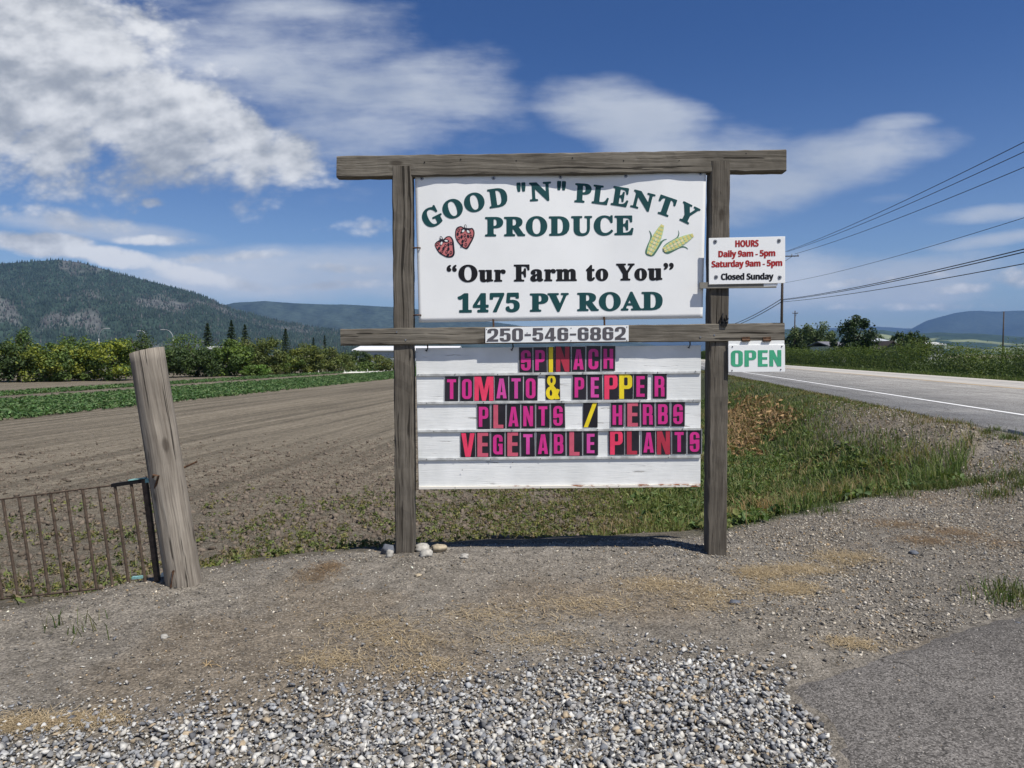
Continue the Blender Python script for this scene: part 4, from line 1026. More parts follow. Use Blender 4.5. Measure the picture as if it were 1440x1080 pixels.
# white stakes along the end of the crop
M['stake'] = plain('white_stake', (.66, .66, .60), .7, 0, .08, 3)
for q, px in enumerate([436, 448, 457, 460, 463.5, 471, 478, 484, 488, 494, 501, 508, 517, 524, 532, 540, 545, 551]):
    b = G(px, 525.5 - (px - 436) * .028, Z_FIELD); h = random.choice([.16, .2, .28, .36, .42])
    m = MB().tube([b + Vector((0, 0, -.1)), b + Vector((random.uniform(-.05, .05), 0, h))], [.07, .045], 6)
    tag(m.build('stake', M['stake'], None), 'small white stake standing at the far end of the crop strip', 'stake', 'white stakes at the end of the crop')
a_, b_ = G(470, 525, Z_FIELD), G(640, 520.5, Z_FIELD)
m = MB(); n_ = 60
for q in range(n_):
    f0, f1 = q / n_, (q + 1) / n_; p0 = a_.lerp(b_, f0); p1 = a_.lerp(b_, f1); h0 = .08 + .08 * random.random()
    m.hexa([(p0.x, p0.y, p0.z - .02), (p1.x, p1.y, p1.z - .02), (p1.x, p1.y + .1, p1.z + h0), (p0.x, p0.y + .1, p0.z + h0), (p0.x, p0.y + .4, p0.z - .02), (p1.x, p1.y + .4, p1.z - .02), (p1.x, p1.y + .3, p1.z + h0), (p0.x, p0.y + .3, p0.z + h0)])
tag(m.build('row_cover', M['stake']), 'long white row cover lying along the end of the crop under the hedge', 'row cover')

# ------------------------------------------------------------------ utility poles and wires
M['pole'] = plain('dark_pole_wood', (.060, .047, .038), .9, 0, .25, 3)
M['wire'] = plain('black_wire', (.02, .02, .022), .6)
M['insul'] = plain('porcelain', (.25, .24, .23), .4)
def pole(px, Y, top_y, zb, r, label, arm=1.2, arms=True):
    b = P(px, 498, Y); top = P(px, top_y, Y).z
    t = thing('utility_pole', label, 'utility pole', (b.x, Y, zb), 'utility poles')
    MB().tube([(b.x, Y, zb - .3), (b.x, Y, top)], [r, r * .72], 10).build('pole', M['pole'], t, True)
    if arms:
        dv = Vector((DV[0], DV[1], 0))
        c = Vector((b.x, Y - r, top - (.95 if arm > 1 else .55)))
        m = MB(); p0, p1 = c - dv * arm, c + dv * arm; q_ = Vector((DU[0] * .06, DU[1] * .06, 0))
        m.hexa([p0 - q_ + Vector((0, 0, -.06)), p1 - q_ + Vector((0, 0, -.06)), p1 - q_ + Vector((0, 0, .06)), p0 - q_ + Vector((0, 0, .06)), p0 + q_ + Vector((0, 0, -.06)), p1 + q_ + Vector((0, 0, -.06)), p1 + q_ + Vector((0, 0, .06)), p0 + q_ + Vector((0, 0, .06))])
        m.build('crossarm', M['pole'], t)
        MB().tube([c + dv * arm * .6, c + Vector((0, 0, -.75))], .03, 5).build('brace', M['pole'], t)
        for k in (-.95, .55, .95):
            e = c + dv * arm * k + Vector((0, 0, .06))
            MB().tube([e, e + Vector((0, 0, .1)), e + Vector((0, 0, .2))], [.045, .06, .03], 6).build('insulator', M['insul'], t)
    return Vector((b.x, Y, top))
PT = pole(1098.5, 90, 350, .15, .19, 'tall dark power pole rising behind the opening hours sign', 1.85)
pole(1117, 150, 437, .14, .15, 'thin power pole with a small crossarm left of the pale round trees', .55)
pole(1410, 125, 438, .14, .13, 'bare thin pole standing behind the hedge near the right edge', .5, False)
PT2x, PT2y = xy_of(-38, 19.5)
def sagwire(p0, p1, sag, r, label, n=40, name='power_wire'):
    pts = [p0.lerp(p1, q / n) - Vector((0, 0, sag * 4 * (q / n) * (1 - q / n))) for q in range(n + 1)]
    tag(MB().tube(pts, r, 5).build(name, M['wire'], None, True), label, 'wire', 'overhead wires along the road')
def span_to(px_a, py_a, Ya, py_edge, v_off, r, label, far=-46, sag=2.2, name='power_wire'):
    """wire from the pole to the next pole behind the viewer, passing the right edge of the view at py_edge"""
    a = P(px_a, py_a, Ya); ua, va = uv_of(a.x, a.y)
    ue = None
    vb = va + v_off
    # where the span crosses azimuth .72
    best = None
    for q in np.linspace(0.02, .98, 400):
        u = ua + (far - ua) * q; v = va + (vb - va) * q; x, y = xy_of(u, v)
        if y > 0 and x / y >= .72: best = (q, y); break
    q, y = best; ze = P(1440, py_edge, y).z
    zb = (ze - a.z * (1 - q) + sag * 4 * q * (1 - q)) / q
    bx, by = xy_of(far, vb)
    sagwire(a, Vector((bx, by, zb)), sag, r, label, name=name)
span_to(1104, 354, 90, 193, .3, .022, 'topmost thin power wire sweeping up to the right edge')
span_to(1107, 354, 90, 207, .6, .022, 'second power wire from the top sweeping up to the right')
span_to(1118, 357, 90, 231, .6, .022, 'third power wire from the top sweeping up to the right')
span_to(1101, 398, 90, 304, .1, .016, 'thin single wire halfway between power and telephone wires')
span_to(1101, 421, 90, 349, .0, .030, 'upper thick telephone cable of the close pair', sag=1.8, name='telephone_cable')
span_to(1101, 422, 90, 353, .1, .030, 'lower thick telephone cable of the close pair', sag=1.8, name='telephone_cable')
span_to(1101, 424.5, 90, 370, .0, .026, 'lowest black cable below the telephone cables', sag=1.5, name='telephone_cable')
for dz, lb in ((421, 'upper cable running from the tall pole down behind the sign'), (425, 'lower cable running from the tall pole down behind the sign')):
    a = P(1098, dz, 90); b = P(985, 460 + (dz - 421) * .6, 190); sagwire(a, b, 1.6, .05, lb, name='telephone_cable')

# ------------------------------------------------------------------ leaning post and gate
GY = 5.15
pb, ptp = P(261, 834, GY), P(206.5, 493, GY)
def gate_post():
    t = thing('gate_post', 'thick leaning weathered grey fence post beside the iron gate', 'post', (pb.x, GY, 0))
    ax = (ptp - pb).normalized(); L = (ptp - pb).length
    b = bmesh.new(); n = 40; rings = []; K = 26
    az = Vector((0, 0, 1)); xa = Vector((1, 0, 0)); ya = Vector((0, 1, 0))
    for k in range(K + 1):
        f = k / K; r = .120 - .007 * f; ring = []
        for q in range(n):
            a = 2 * math.pi * q / n
            rr = r * (1 + .030 * math.sin(a * 2 + .6) + .022 * (float(vnoise(np.array(a * 2.2), np.array(f * 1.3), 1, 5)) - .5))
            for cr, wd_ in ((-1.15, .05), (-2.2, .04), (-1.75, .035)):
                rr -= .012 * math.exp(-((a - math.pi * 2 - cr - .12 * math.sin(f * 5 + cr)) / wd_) ** 2)
            off = xa * (math.cos(a) * rr) + ya * (math.sin(a) * rr)
            slope = .012 * math.cos(a) if k == K else 0
            ring.append(b.verts.new(off + az * (f * (L + .25) - .25 + slope)))
        rings.append(ring)
    for r0, r1 in zip(rings, rings[1:]):
        for q in range(n): b.faces.new((r0[q], r0[(q + 1) % n], r1[(q + 1) % n], r1[q]))
    b.faces.new(list(reversed(rings[0]))); b.faces.new(rings[-1])
    bmesh.ops.recalc_face_normals(b, faces=b.faces)
    me = bpy.data.meshes.new('shaft'); b.to_mesh(me); b.free(); me.materials.append(M['wood_grey'])
    o = link('shaft', me); o.parent = t; 
    o.rotation_euler = Vector((0, 0, 1)).rotation_difference(ax).to_euler(); o.location = (0, 0, pb.z)
    for p in o.data.polygons: p.use_smooth = len(p.vertices) == 4
    s = P(251, 661, GY + .05); MB().tube([s, s + Vector((.13, .02, .06))], [.008, .007], 6).build('nail', M['rust'], t)
    return t
gate_post()
def gate():
    Yg = GY + .03
    pp_ = lambda a, b: P(a, b, Yg)
    t = thing('iron_gate', 'rusty barred iron gate with teal hinge plates hung on the leaning post', 'gate', pp_(110, 840))
    x0 = -130
    tl = lambda x: 702.5 - x * .1265; bl_ = lambda x: 842.5 - x * .1065
    m = MB(); m.tube([pp_(x0, tl(x0)), pp_(158, tl(158))], .007, 6).build('top_rail', M['rustbar'], t)
    MB().tube([pp_(x0, bl_(x0)), pp_(222, bl_(222))], .008, 6).build('bottom_rail', M['rustbar'], t)
    MB().slab([(156, 685.5), (204, 678.5), (204, 673), (156, 680.5)], Yg - .015, .03).build('hinge_rail', M['black_iron'], t)
    MB().slab([(180, 676.5), (204, 673), (204, 671.5), (180, 675)], Yg - .02, .03).build('plate', M['teal'], t)
    tops = [-107, -85, -63, -41, -18, 4, 26.5, 49, 71, 93.5, 116, 138.5, 161.5, 184.5]
    for x in tops:
        yt = tl(x); xb = x + 21.5 if x < 30 else x + 20
        MB().tube([pp_(x, yt + 1), pp_(xb, bl_(xb))], .0105, 8).build('bar', M['rustbar'], t)
    m = MB().slab([(217, 819), (223, 818), (205, 674), (198.5, 675)], Yg - .02, .035); m.build('end_stile', M['rustbar'], t)
    MB().slab([(204, 679), (215.5, 678), (215.5, 672.5), (204, 673.5)], Yg - .03, .05).build('hinge_plate', M['teal'], t)
    MB().slab([(185, 815), (200, 813.5), (200, 810), (185, 811.5)], Yg - .024, .02).build('lower_plate', M['teal'], t)
    MB().slab([(226, 811.5), (237, 809.5), (236, 804.5), (226, 806.5)], Yg - .03, .03).build('lower_hinge', plain('pale_teal_metal', (.36, .44, .46), .6, 0, .2, 30), t)
    MB().tube([pp_(212, 683), P(216, 668, GY - .13), P(223, 669, GY - .14), P(218, 686, GY - .1), P(217, 690, GY + .0)], .008, 6).build('hinge_hook', M['rust'], t)
    MB().tube([P(238, 812, GY), P(244, 803, GY - .14), P(240, 826, GY - .13)], .008, 6).build('hinge_hook', M['rust'], t)
gate()

# ------------------------------------------------------------------ lettering
def circ(cx, cy, rx, ry=None, rot=0, n=28):
    ry = rx if ry is None else ry; c, s = math.cos(rot), math.sin(rot)
    return [(cx + rx * math.cos(a) * c - ry * math.sin(a) * s, cy + rx * math.cos(a) * s + ry * math.sin(a) * c) for a in (2 * math.pi * k / n for k in range(n))]
def rr(x0, y0, x1, y1, r=0.0, n=5):
    r = min(r, (x1 - x0) / 2 - 1e-4, (y1 - y0) / 2 - 1e-4)
    if r <= 0.002: return [(x0, y0), (x1, y0), (x1, y1), (x0, y1)]
    o = []
    for cx, cy, a0 in ((x1 - r, y0 + r, -90), (x1 - r, y1 - r, 0), (x0 + r, y1 - r, 90), (x0 + r, y0 + r, 180)):
        for k in range(n + 1):
            a = R(a0 + 90 * k / n); o.append((cx + r * math.cos(a), cy + r * math.sin(a)))
    return o
def csg(ops):
    """ordered list of ('+'|'-', polygon) -> triangles of the resulting flat shape"""
    mixed = any(o[0] == '-' for o in ops)
    pts, faces, polys = [], [], []
    for i, (sg, poly) in enumerate(ops):
        a = sum(p[0] * q[1] - q[0] * p[1] for p, q in zip(poly, poly[1:] + poly[:1]))
        if a < 0: poly = poly[::-1]
        j = 1e-5 * i if mixed else 0.0
        poly = [(p[0] + j, p[1] + j * .7) for p in poly]
        faces.append(list(range(len(pts), len(pts) + len(poly)))); pts += [Vector(p) for p in poly]; polys.append(np.array(poly))
    edges = [(f[k], f[(k + 1) % len(f)]) for f in faces for k in range(len(f))]
    v, e, f, *_ = delaunay_2d_cdt(pts, edges, [], 0, 1e-7)
    v = np.array([(p.x, p.y) for p in v]); tri = np.array([t_ for t_ in f if len(t_) == 3])
    c = v[tri].mean(1); st = np.zeros(len(tri), bool)
    for (sg, _), p in zip(ops, polys):
        q = np.roll(p, -1, 0); mn, mx = p.min(0), p.max(0)
        m = np.where((c >= mn).all(1) & (c <= mx).all(1))[0]
        if not len(m): continue
        cx, cy = c[m, 0][:, None], c[m, 1][:, None]
        cr = ((p[:, 1] > cy) != (q[:, 1] > cy)) & (cx < (q[:, 0] - p[:, 0]) * (cy - p[:, 1]) / (q[:, 1] - p[:, 1] + 1e-15) + p[:, 0])
        st[m[cr.sum(1) % 2 == 1]] = sg == '+'
    tri = tri[st]; used, inv = np.unique(tri, return_inverse=True)
    return v[used], inv.reshape(-1, 3)
S_, T_ = .185, .15
def pl(*p): return [('+', list(p))]
B_ = lambda x0, y0, x1, y1, r=0: ('+', rr(x0, y0, x1, y1, r))
C_ = lambda x0, y0, x1, y1, r=0: ('-', rr(x0, y0, x1, y1, r))
SL = (.185, .325)
BLOCK = {
 'E': [B_(0, 0, S_, 1), B_(0, 0, .42, T_), B_(0, .43, .40, .57), B_(0, 1 - T_, .42, 1)],
 'L': [B_(0, 0, S_, 1), B_(0, 0, .40, T_)], 'I': [B_(0, 0, S_, 1)],
 'T': [B_(0, 1 - T_, .48, 1), B_(.15, 0, .335, 1)],
 'H': [B_(0, 0, S_, 1), B_(.325, 0, .51, 1), B_(0, .43, .5, .58)],
 'O': [B_(0, 0, .51, 1, .2), C_(SL[0], .14, SL[1], .86, .06)],
 '0': [B_(0, 0, .51, 1, .2), C_(SL[0], .14, SL[1], .86, .06)],
 'C': [B_(0, 0, .51, 1, .2), C_(SL[0], .14, SL[1], .86, .06), C_(.30, .39, .6, .62)],
 'G': [B_(0, 0, .51, 1, .2), C_(SL[0], .14, SL[1], .86, .06), C_(.30, .54, .6, .65), B_(.27, .42, .51, .54), B_(.37, 0, .51, .5)],
 'S': [B_(0, 0, .51, 1, .2), C_(SL[0], .13, SL[1], .42, .05), C_(SL[0], .60, SL[1], .87, .05), C_(.30, .62, .6, .69), C_(-.1, .31, .20, .38), ('+', [(.1, .62), (.1, .50), (.42, .36), (.42, .50)])],
 'P': [B_(0, .40, .50, 1, .18), B_(0, 0, S_, 1), B_(0, .40, .2, 1), C_(S_, .54, .325, .87, .05)],
 'R': [B_(0, .43, .50, 1, .18), B_(.325, 0, .51, .49, .06), B_(.325, 0, .51, .3), B_(0, 0, S_, 1), B_(0, .43, .2, 1), C_(S_, .56, .325, .87, .05), ('-', [(.54, .53), (.54, .44), (.46, .485)])],
 'B': [B_(0, 0, .51, .56, .17), B_(0, .46, .50, 1, .17), B_(0, 0, .2, 1), C_(S_, .13, .33, .43, .05), C_(S_, .59, .325, .87, .05), ('-', [(.54, .57), (.54, .47), (.46, .52)])],
 'A': [('+', [(0, 0), (.16, 1), (.38, 1), (.54, 0), (.355, 0), (.335, .17), (.205, .17), (.185, 0)]), ('-', [(.222, .31), (.318, .31), (.27, .76)])],
 'N': pl((0, 0), (.165, 0), (.165, .52), (.34, 0), (.51, 0), (.51, 1), (.345, 1), (.345, .50), (.18, 1), (0, 1)),
 'M': pl((0, 0), (.16, 0), (.16, .66), (.28, 0), (.42, 0), (.54, .66), (.54, 0), (.70, 0), (.70, 1), (.46, 1), (.35, .42), (.24, 1), (0, 1)),
 'V': pl((0, 1), (.165, 0), (.375, 0), (.54, 1), (.355, 1), (.27, .34), (.185, 1)),
 'U': [B_(0, 0, .51, .6, .2), B_(0, .3, S_, 1), B_(.325, .3, .51, 1), C_(SL[0], .14, SL[1], 1.1, .06)],
 '/': pl((0, 0), (.16, 0), (.52, 1), (.36, 1)), '-': [B_(0, .40, .30, .54)],
 '&': [('+', circ(.23, .77, .19, .23)), ('+', circ(.24, .27, .25, .28)), ('+', [(.05, .80), (.20, .86), (.60, .03), (.40, -.0)]), ('-', circ(.235, .78, .055, .11)), ('-', circ(.21, .27, .06, .13)), ('+', [(.12, .64), (.22, .62), (.58, .02), (.39, 0)]), ('+', [(.36, .16), (.46, .08), (.60, .40), (.47, .44)])],
 '2': [B_(0, .45, .51, 1, .2), C_(.18, .40, .325, .87, .06), C_(-.1, .40, .20, .66), ('+', [(.325, .62), (.51, .64), (.47, .47), (.25, .16), (0, .14), (0, .18), (.30, .50)]), B_(0, 0, .51, .16)],
 '5': [B_(.02, .84, .48, 1), B_(.02, .45, .20, 1), B_(0, 0, .51, .66, .19), C_(.185, .13, .325, .54, .05), C_(-.1, .27, .19, .42), B_(.02, .44, .19, .7)],
 '4': [B_(.26, 0, .44, 1), B_(0, .17, .52, .32), ('+', [(0, .32), (.24, 1), (.40, 1), (.30, .5), (.3, .2)]), ('-', [(.14, .32), (.265, .32), (.265, .74)])],
 '6': [B_(0, 0, .51, 1, .2), C_(.185, .13, .325, .47, .05), C_(.185, .60, .325, .87, .05), C_(.30, .62, .6, .70)],
 '8': [B_(0, 0, .51, .54, .18), B_(.01, .46, .50, 1, .18), C_(.185, .13, .325, .42, .05), C_(.185, .60, .325, .87, .05)],
}
_bc = {}
def block_glyph(ch):
    if ch not in _bc: _bc[ch] = csg(BLOCK[ch])
    return _bc[ch]
def block_text(s, gap=.055, space=.24):
    V, T = [], []; x = 0; o = 0
    for ch in s:
        if ch == ' ': x += space; continue
        v, t_ = block_glyph(ch)
        V.append(v + np.array([x, 0])); T.append(t_ + o); o += len(v); x += v[:, 0].max() + gap
    return np.concatenate(V), np.concatenate(T)
def styled(s, up_, lo_, dg):
    r = ''
    for c in s:
        r += chr(up_ + ord(c) - 65) if 'A' <= c <= 'Z' else chr(lo_ + ord(c) - 97) if 'a' <= c <= 'z' else chr(dg + ord(c) - 48) if '0' <= c <= '9' else c
    return r
SERIF = lambda s: styled(s, 0x1D400, 0x1D41A, 0x1D7CE)
SANS = lambda s: styled(s, 0x1D5D4, 0x1D5EE, 0x1D7EC)
def font_shape(s, rx, ry, spacing=1.0, sx=1.0, res=4):
    """outline of a text in the built-in font, swollen by an ellipse (rx, ry) so that corners become round"""
    c = bpy.data.curves.new('text', 'FONT'); c.body = s; c.resolution_u = res; c.space_character = spacing
    o = bpy.data.objects.new('text', c); COL.objects.link(o)
    dg = bpy.context.evaluated_depsgraph_get(); dg.update()
    me = bpy.data.meshes.new_from_object(o.evaluated_get(dg))
    b = bmesh.new(); b.from_mesh(me); bmesh.ops.remove_doubles(b, verts=b.verts, dist=1e-5)
    v0 = [(v.co.x * sx, v.co.y) for v in b.verts]; b.verts.index_update()
    comps = []; seen = set()
    for f in b.faces:
        if f in seen: continue
        st = [f]; grp = []
        seen.add(f)
        while st:
            q = st.pop(); grp.append(q)
            for e in q.edges:
                for g in e.link_faces:
                    if g not in seen: seen.add(g); st.append(g)
        comps.append(grp)
    VV_, TT, off = [], [], 0
    for grp in comps:
        polys = [[v0[v.index] for v in f.verts] for f in grp]
        eds = {e for f in grp for e in f.edges if len(e.link_faces) == 1}
        for e in eds:
            p, q = (np.array(v0[v.index]) for v in e.verts)
            d = (q - p) / np.array([rx, ry]); a = math.atan2(d[1], d[0])
            poly = []
            for k in range(7):
                g = a + math.pi / 2 + math.pi * k / 6; poly.append((p[0] + rx * math.cos(g), p[1] + ry * math.sin(g)))
            for k in range(7):
                g = a - math.pi / 2 + math.pi * k / 6; poly.append((q[0] + rx * math.cos(g), q[1] + ry * math.sin(g)))
            polys.append(poly)
        v, t_ = csg([('+', p) for p in polys])
        VV_.append(v); TT.append(t_ + off); off += len(v)
    b.free(); bpy.data.objects.remove(o); bpy.data.curves.remove(c); bpy.data.meshes.remove(me)
    return np.concatenate(VV_), np.concatenate(TT)

def lay(name, V, T, depth_fn, mat, parent, lift=.0022, thick=.0012):
    """V in photo pixels on the sign: put the flat shape on the surface y = depth_fn(px, py), a film with real thickness"""
    pts = []
    for px, py in V:
        p = P(px, py, depth_fn(px, py) - lift); pts.append(tuple(p))
    me = bpy.data.meshes.new(name); me.from_pydata(pts, [], [tuple(t_) for t_ in T]); 
    b = bmesh.new(); b.from_mesh(me)
    bmesh.ops.recalc_face_normals(b, faces=b.faces)
    for f in b.faces:
        if f.normal.y > 0: f.normal_flip()
    r = bmesh.ops.extrude_edge_only(b, edges=[e for e in b.edges if e.is_boundary])
    for q in r['geom']:
        if isinstance(q, bmesh.types.BMVert): q.co.y += thick
    b.to_mesh(me); b.free(); me.materials.append(mat)
    return link(name, me, parent)
def fit(shape, x0, x1, bl, br, cap, capunit):
    """x0..x1 px; baseline bl at x0 and br at x1; cap height px"""
    V, T = shape; a, b = V[:, 0].min(), V[:, 0].max()
    u = (V[:, 0] - a) / (b - a)
    return np.stack([x0 + (x1 - x0) * u, bl + (br - bl) * u - V[:, 1] / capunit * cap], -1), T
def seat(shape, cx, cy, w_, h_, rot):
    """centre a shape at (cx, cy) px with size w_ x h_ px, turned by rot degrees counter-clockwise"""
    V, T = shape; mn, mx = V.min(0), V.max(0)
    q = (V - (mn + mx) / 2) / (mx - mn) * np.array([w_, h_]); a = R(rot)
    return np.stack([cx + q[:, 0] * math.cos(a) - q[:, 1] * math.sin(a), cy - (q[:, 0] * math.sin(a) + q[:, 1] * math.cos(a))], -1), T

# ------------------------------------------------------------------ the sign
Y_POST, Y_TOP, Y_MID, Y_PANEL, Y_BOARD = 5.926, 5.930, 5.908, 5.957, 5.966
def rough_timber(name, pix, Yf, depth, mat, parent, axis, cham=None):
    """long timber with slightly worn, wavering edges"""
    (ax_, ay), (bx, by), (cx, cy), (dx, dy) = pix       # bl, br, tr, tl
    n = 44; b = bmesh.new(); rings = []
    for k in range(n + 1):
        f = k / n
        if axis == 0: lo = P(ax_ + (bx - ax_) * f, ay + (by - ay) * f, Yf); hi = P(dx + (cx - dx) * f, dy + (cy - dy) * f, Yf)
        else: lo = P(ax_ + (dx - ax_) * f, ay + (dy - ay) * f, Yf); hi = P(bx + (cx - bx) * f, by + (cy - by) * f, Yf)
        j = lambda: random.uniform(-.0022, .0022)
        d = (hi - lo).normalized(); c = random.choice([.006, .007, .008, .010, .014])
        prof = [lo + d * c, lo + Vector((0, c, 0)), lo + Vector((0, depth - c, 0)), lo + d * c + Vector((0, depth, 0)), hi - d * c + Vector((0, depth, 0)), hi + Vector((0, depth - c, 0)), hi + Vector((0, c, 0)), hi - d * c]
        rings.append([b.verts.new(p + Vector((j(), j(), j()))) for p in prof])
    for r0, r1 in zip(rings, rings[1:]):
        for q in range(8): b.faces.new((r0[q], r0[(q + 1) % 8], r1[(q + 1) % 8], r1[q]))
    b.faces.new(rings[0]); b.faces.new(list(reversed(rings[-1])))
    bmesh.ops.recalc_face_normals(b, faces=b.faces)
    me = bpy.data.meshes.new(name); b.to_mesh(me); b.free(); me.materials.append(mat)
    return link(name, me, parent)
sf = thing('sign_stand', 'weathered timber frame of two posts and two crossbeams carrying the farm signs', 'sign stand', (0, 6, 0))
rough_timber('post', [(556, 800), (582, 800), (579, 233), (551, 233)], Y_POST, .15, M['wood_v'], sf, 1)
rough_timber('post', [(995.5, 788), (1022, 788), (1027, 226), (1000.5, 226)], Y_POST, .15, M['wood_v'], sf, 1)
tb = rough_timber('top_beam', [(473, 249), (1106, 240.5), (1106, 210), (473, 219)], Y_TOP, .11, M['wood_h'], sf, 0)
rough_timber('middle_beam', [(478.5, 486), (1103.5, 479), (1103.5, 454), (478.5, 462.5)], Y_MID, .045, M['wood_h'], sf, 0)
for px, py in ((558, 467), (570.5, 478), (985, 474), (1004.5, 471)):
    c = P(px, py, Y_MID); MB().disc(c + Vector((0, .003, 0)), .008, .007, 8).build('bolt', M['zinc'], sf)
for px, py in ((597, 228), (648, 224), (726, 226), (805, 222), (877, 226), (955, 226), (1124 - 75, 216), (1018, 447)):
    if px == 1018: continue
    c = P(px, py, Y_TOP); MB().disc(c + Vector((0, .003, 0)), .006, .006, 6).build('nail', M['black_iron'], sf)
m = MB()   # hook latch on the beam by the right post
m.slab([(1014.5, 459), (1022, 459), (1024, 452), (1013.5, 452)], Y_MID - .012, .012)
m.tube([P(1016, 453, Y_MID - .01), P(1015.5, 446, Y_POST - .02), P(1017, 440.5, Y_POST - .01)], [.012, .010, .005], 6)
m.tube([P(1021, 453, Y_MID - .01), P(1023, 448, Y_POST - .02), P(1021.5, 443, Y_POST - .012)], [.011, .012, .006], 6)
m.build('latch', M['black_iron'], sf)

# main panel, bowed between its screws
BX = [575, 583, 620, 700, 770, 800, 830, 855, 892, 930, 990, 1000]
BO = [.012, .013, .000, .004, .018, .029, .034, .030, .006, -.004, .004, .006]
def panel_y(px, py):
    top = 249 - (px - 583) * .0146; t_ = min(1, max(0, (py - top) / 205))
    k = (1 - t_) ** 1.3
    return Y_PANEL + float(np.interp(px, BX, BO)) * (.25 + .75 * k) + .006 * math.sin(px * .02 + 1) * t_
BXs = np.arange(575, 1001, 1.0); BOs = np.convolve(np.pad(np.interp(BXs, BX, BO), 14, mode='edge'), np.hanning(29) / np.hanning(29).sum(), mode='valid'); BX, BO = BXs, BOs
def panel():
    n, k = 90, 30; pts = []; F = []
    for i in range(n + 1):
        for j in range(k + 1):
            f, g = i / n, j / k
            px = (583.5 + 5.5 * g) * (1 - f) + (993 - 5 * g) * f; py = (248 + 205.5 * g) * (1 - f) + (242 + 205.5 * g) * f
            y_ = panel_y(px, py); p = P(px, py, y_); pts.append((p.x, p.y, p.z))
    nv = len(pts); pts += [(a, b + .006, c) for a, b, c in pts]
    ix = lambda i, j: i * (k + 1) + j
    for i in range(n):
        for j in range(k):
            F.append((ix(i, j), ix(i, j + 1), ix(i + 1, j + 1), ix(i + 1, j))); F.append((ix(i, j) + nv, ix(i + 1, j) + nv, ix(i + 1, j + 1) + nv, ix(i, j + 1) + nv))
    for i in range(n):
        for j in (0, k): F.append((ix(i, j), ix(i + 1, j), ix(i + 1, j) + nv, ix(i, j) + nv))
    for j in range(k):
        for i in (0, n): F.append((ix(i, j), ix(i, j + 1), ix(i, j + 1) + nv, ix(i, j) + nv))
    me = bpy.data.meshes.new('farm_sign'); me.from_pydata(pts, [], F); me.materials.append(M['white_plastic'])
    b = bmesh.new(); b.from_mesh(me); bmesh.ops.recalc_face_normals(b, faces=b.faces); b.to_mesh(me); b.free()
    me.polygons.foreach_set('use_smooth', np.array([p.normal.y ** 2 > .5 for p in me.polygons])); 
    return tag(link('farm_sign', me), 'large white farm sign panel with dark green lettering, strawberries and corn', 'sign')
sp_ = panel()
RB, RBy = .030, .026
glyph = {c: font_shape(SERIF(c), RB, RBy) for c in 'GODNPLETY"'}
for ch, cx, cy, w_, h_, rot in (('G', 607.5, 305, 28, 28, 27), ('O', 636.5, 293.5, 29, 27.5, 19), ('O', 667, 284.5, 29, 27.5, 13), ('D', 700, 278, 27, 27, 8), ('"', 732.8, 263, 12.5, 13, 3), ('N', 760, 269.5, 31, 27, 3), ('"', 789.5, 261, 12.5, 13, -2),
                                ('P', 820, 271.5, 23.5, 27, -3), ('L', 845, 274, 23.5, 26.5, -7), ('E', 872.5, 276.5, 24, 27, -9), ('N', 904, 282.5, 31, 26, -14), ('T', 936.5, 290, 25, 27, -19), ('Y', 967.5, 300.5, 27, 27, -26)):
    V, T = seat(glyph[ch], cx, cy, w_, h_, rot); lay('letter' if ch != '"' else 'quotation_mark', V, T, panel_y, M['green_ink'], sp_)
CU = .69 + RBy
def line(name, s, rx, ry, x0, x1, bl, br, cap, mat, parent, dfn, style=SERIF, cu=.69, lift=.0022, spacing=1.05, sx=1.0):
    sh = font_shape(style(s), rx, ry, spacing, sx)
    V, T = fit((sh[0] + np.array([0, ry]), sh[1]), x0, x1, bl, br, cap, cu + 2 * ry)
    return lay(name, V, T, dfn, mat, parent, lift)
line('farm_name', 'PRODUCE', RB, RBy, 682, 891, 332.6, 330.4, 27, M['green_ink'], sp_, panel_y, cu=.665, spacing=1.1)
line('slogan', '“Our Farm to You”', .030, .026, 628, 947.5, 396.8, 393.8, 23.5, M['black_ink'], sp_, panel_y, cu=.665, spacing=1.08)
line('house_number', '1475', .034, .028, 643.5, 731, 439.8, 438.6, 25.5, M['green_ink'], sp_, panel_y, cu=.665, spacing=1.08)
line('road_name', 'PV ROAD', .034, .028, 745, 932, 438.5, 436, 25.5, M['green_ink'], sp_, panel_y, cu=.665, spacing=1.08)

M['berry'] = plain('strawberry_print', (.55, .17, .17), .5, 0, .05, 8)
M['leaf_print'] = plain('green_print', (.085, .19, .13), .5, 0, .1, 8)
M['pale_leaf'] = plain('pale_green_print', (.45, .62, .36), .5, 0, .1, 8)
M['corn_y'] = plain('corn_print', (.72, .63, .22), .5, 0, .06, 8)
M['corn_p'] = plain('pale_kernel_print', (.80, .70, .42), .5, 0, .06, 8)
M['navy'] = plain('dark_outline_print', (.016, .014, .024), .5, 0, .1, 8)
M['white_print'] = plain('white_print', (.78, .80, .78), .5, 0, .03, 8)
def zpx(x, y, ox, oy, k=14.4): return (ox + x / k, oy + y / k)
def smooth_poly(pts, n=6):
    out = []; N = len(pts)
    for i in range(N):
        p0, p1, p2, p3 = (np.array(pts[(i + q) % N], float) for q in (-1, 0, 1, 2))
        for k in range(n):
            t_ = k / n; out.append(tuple(.5 * ((2 * p1) + (-p0 + p2) * t_ + (2 * p0 - 5 * p1 + 4 * p2 - p3) * t_ ** 2 + (-p0 + 3 * p1 - 3 * p2 + p3) * t_ ** 3)))
    return out
def print_shape(name, polys, mat, parent, lift, neg=()):
    V, T = csg([('+', p) for p in polys] + [('-', p) for p in neg]); return lay(name, V, T, panel_y, mat, parent, lift)
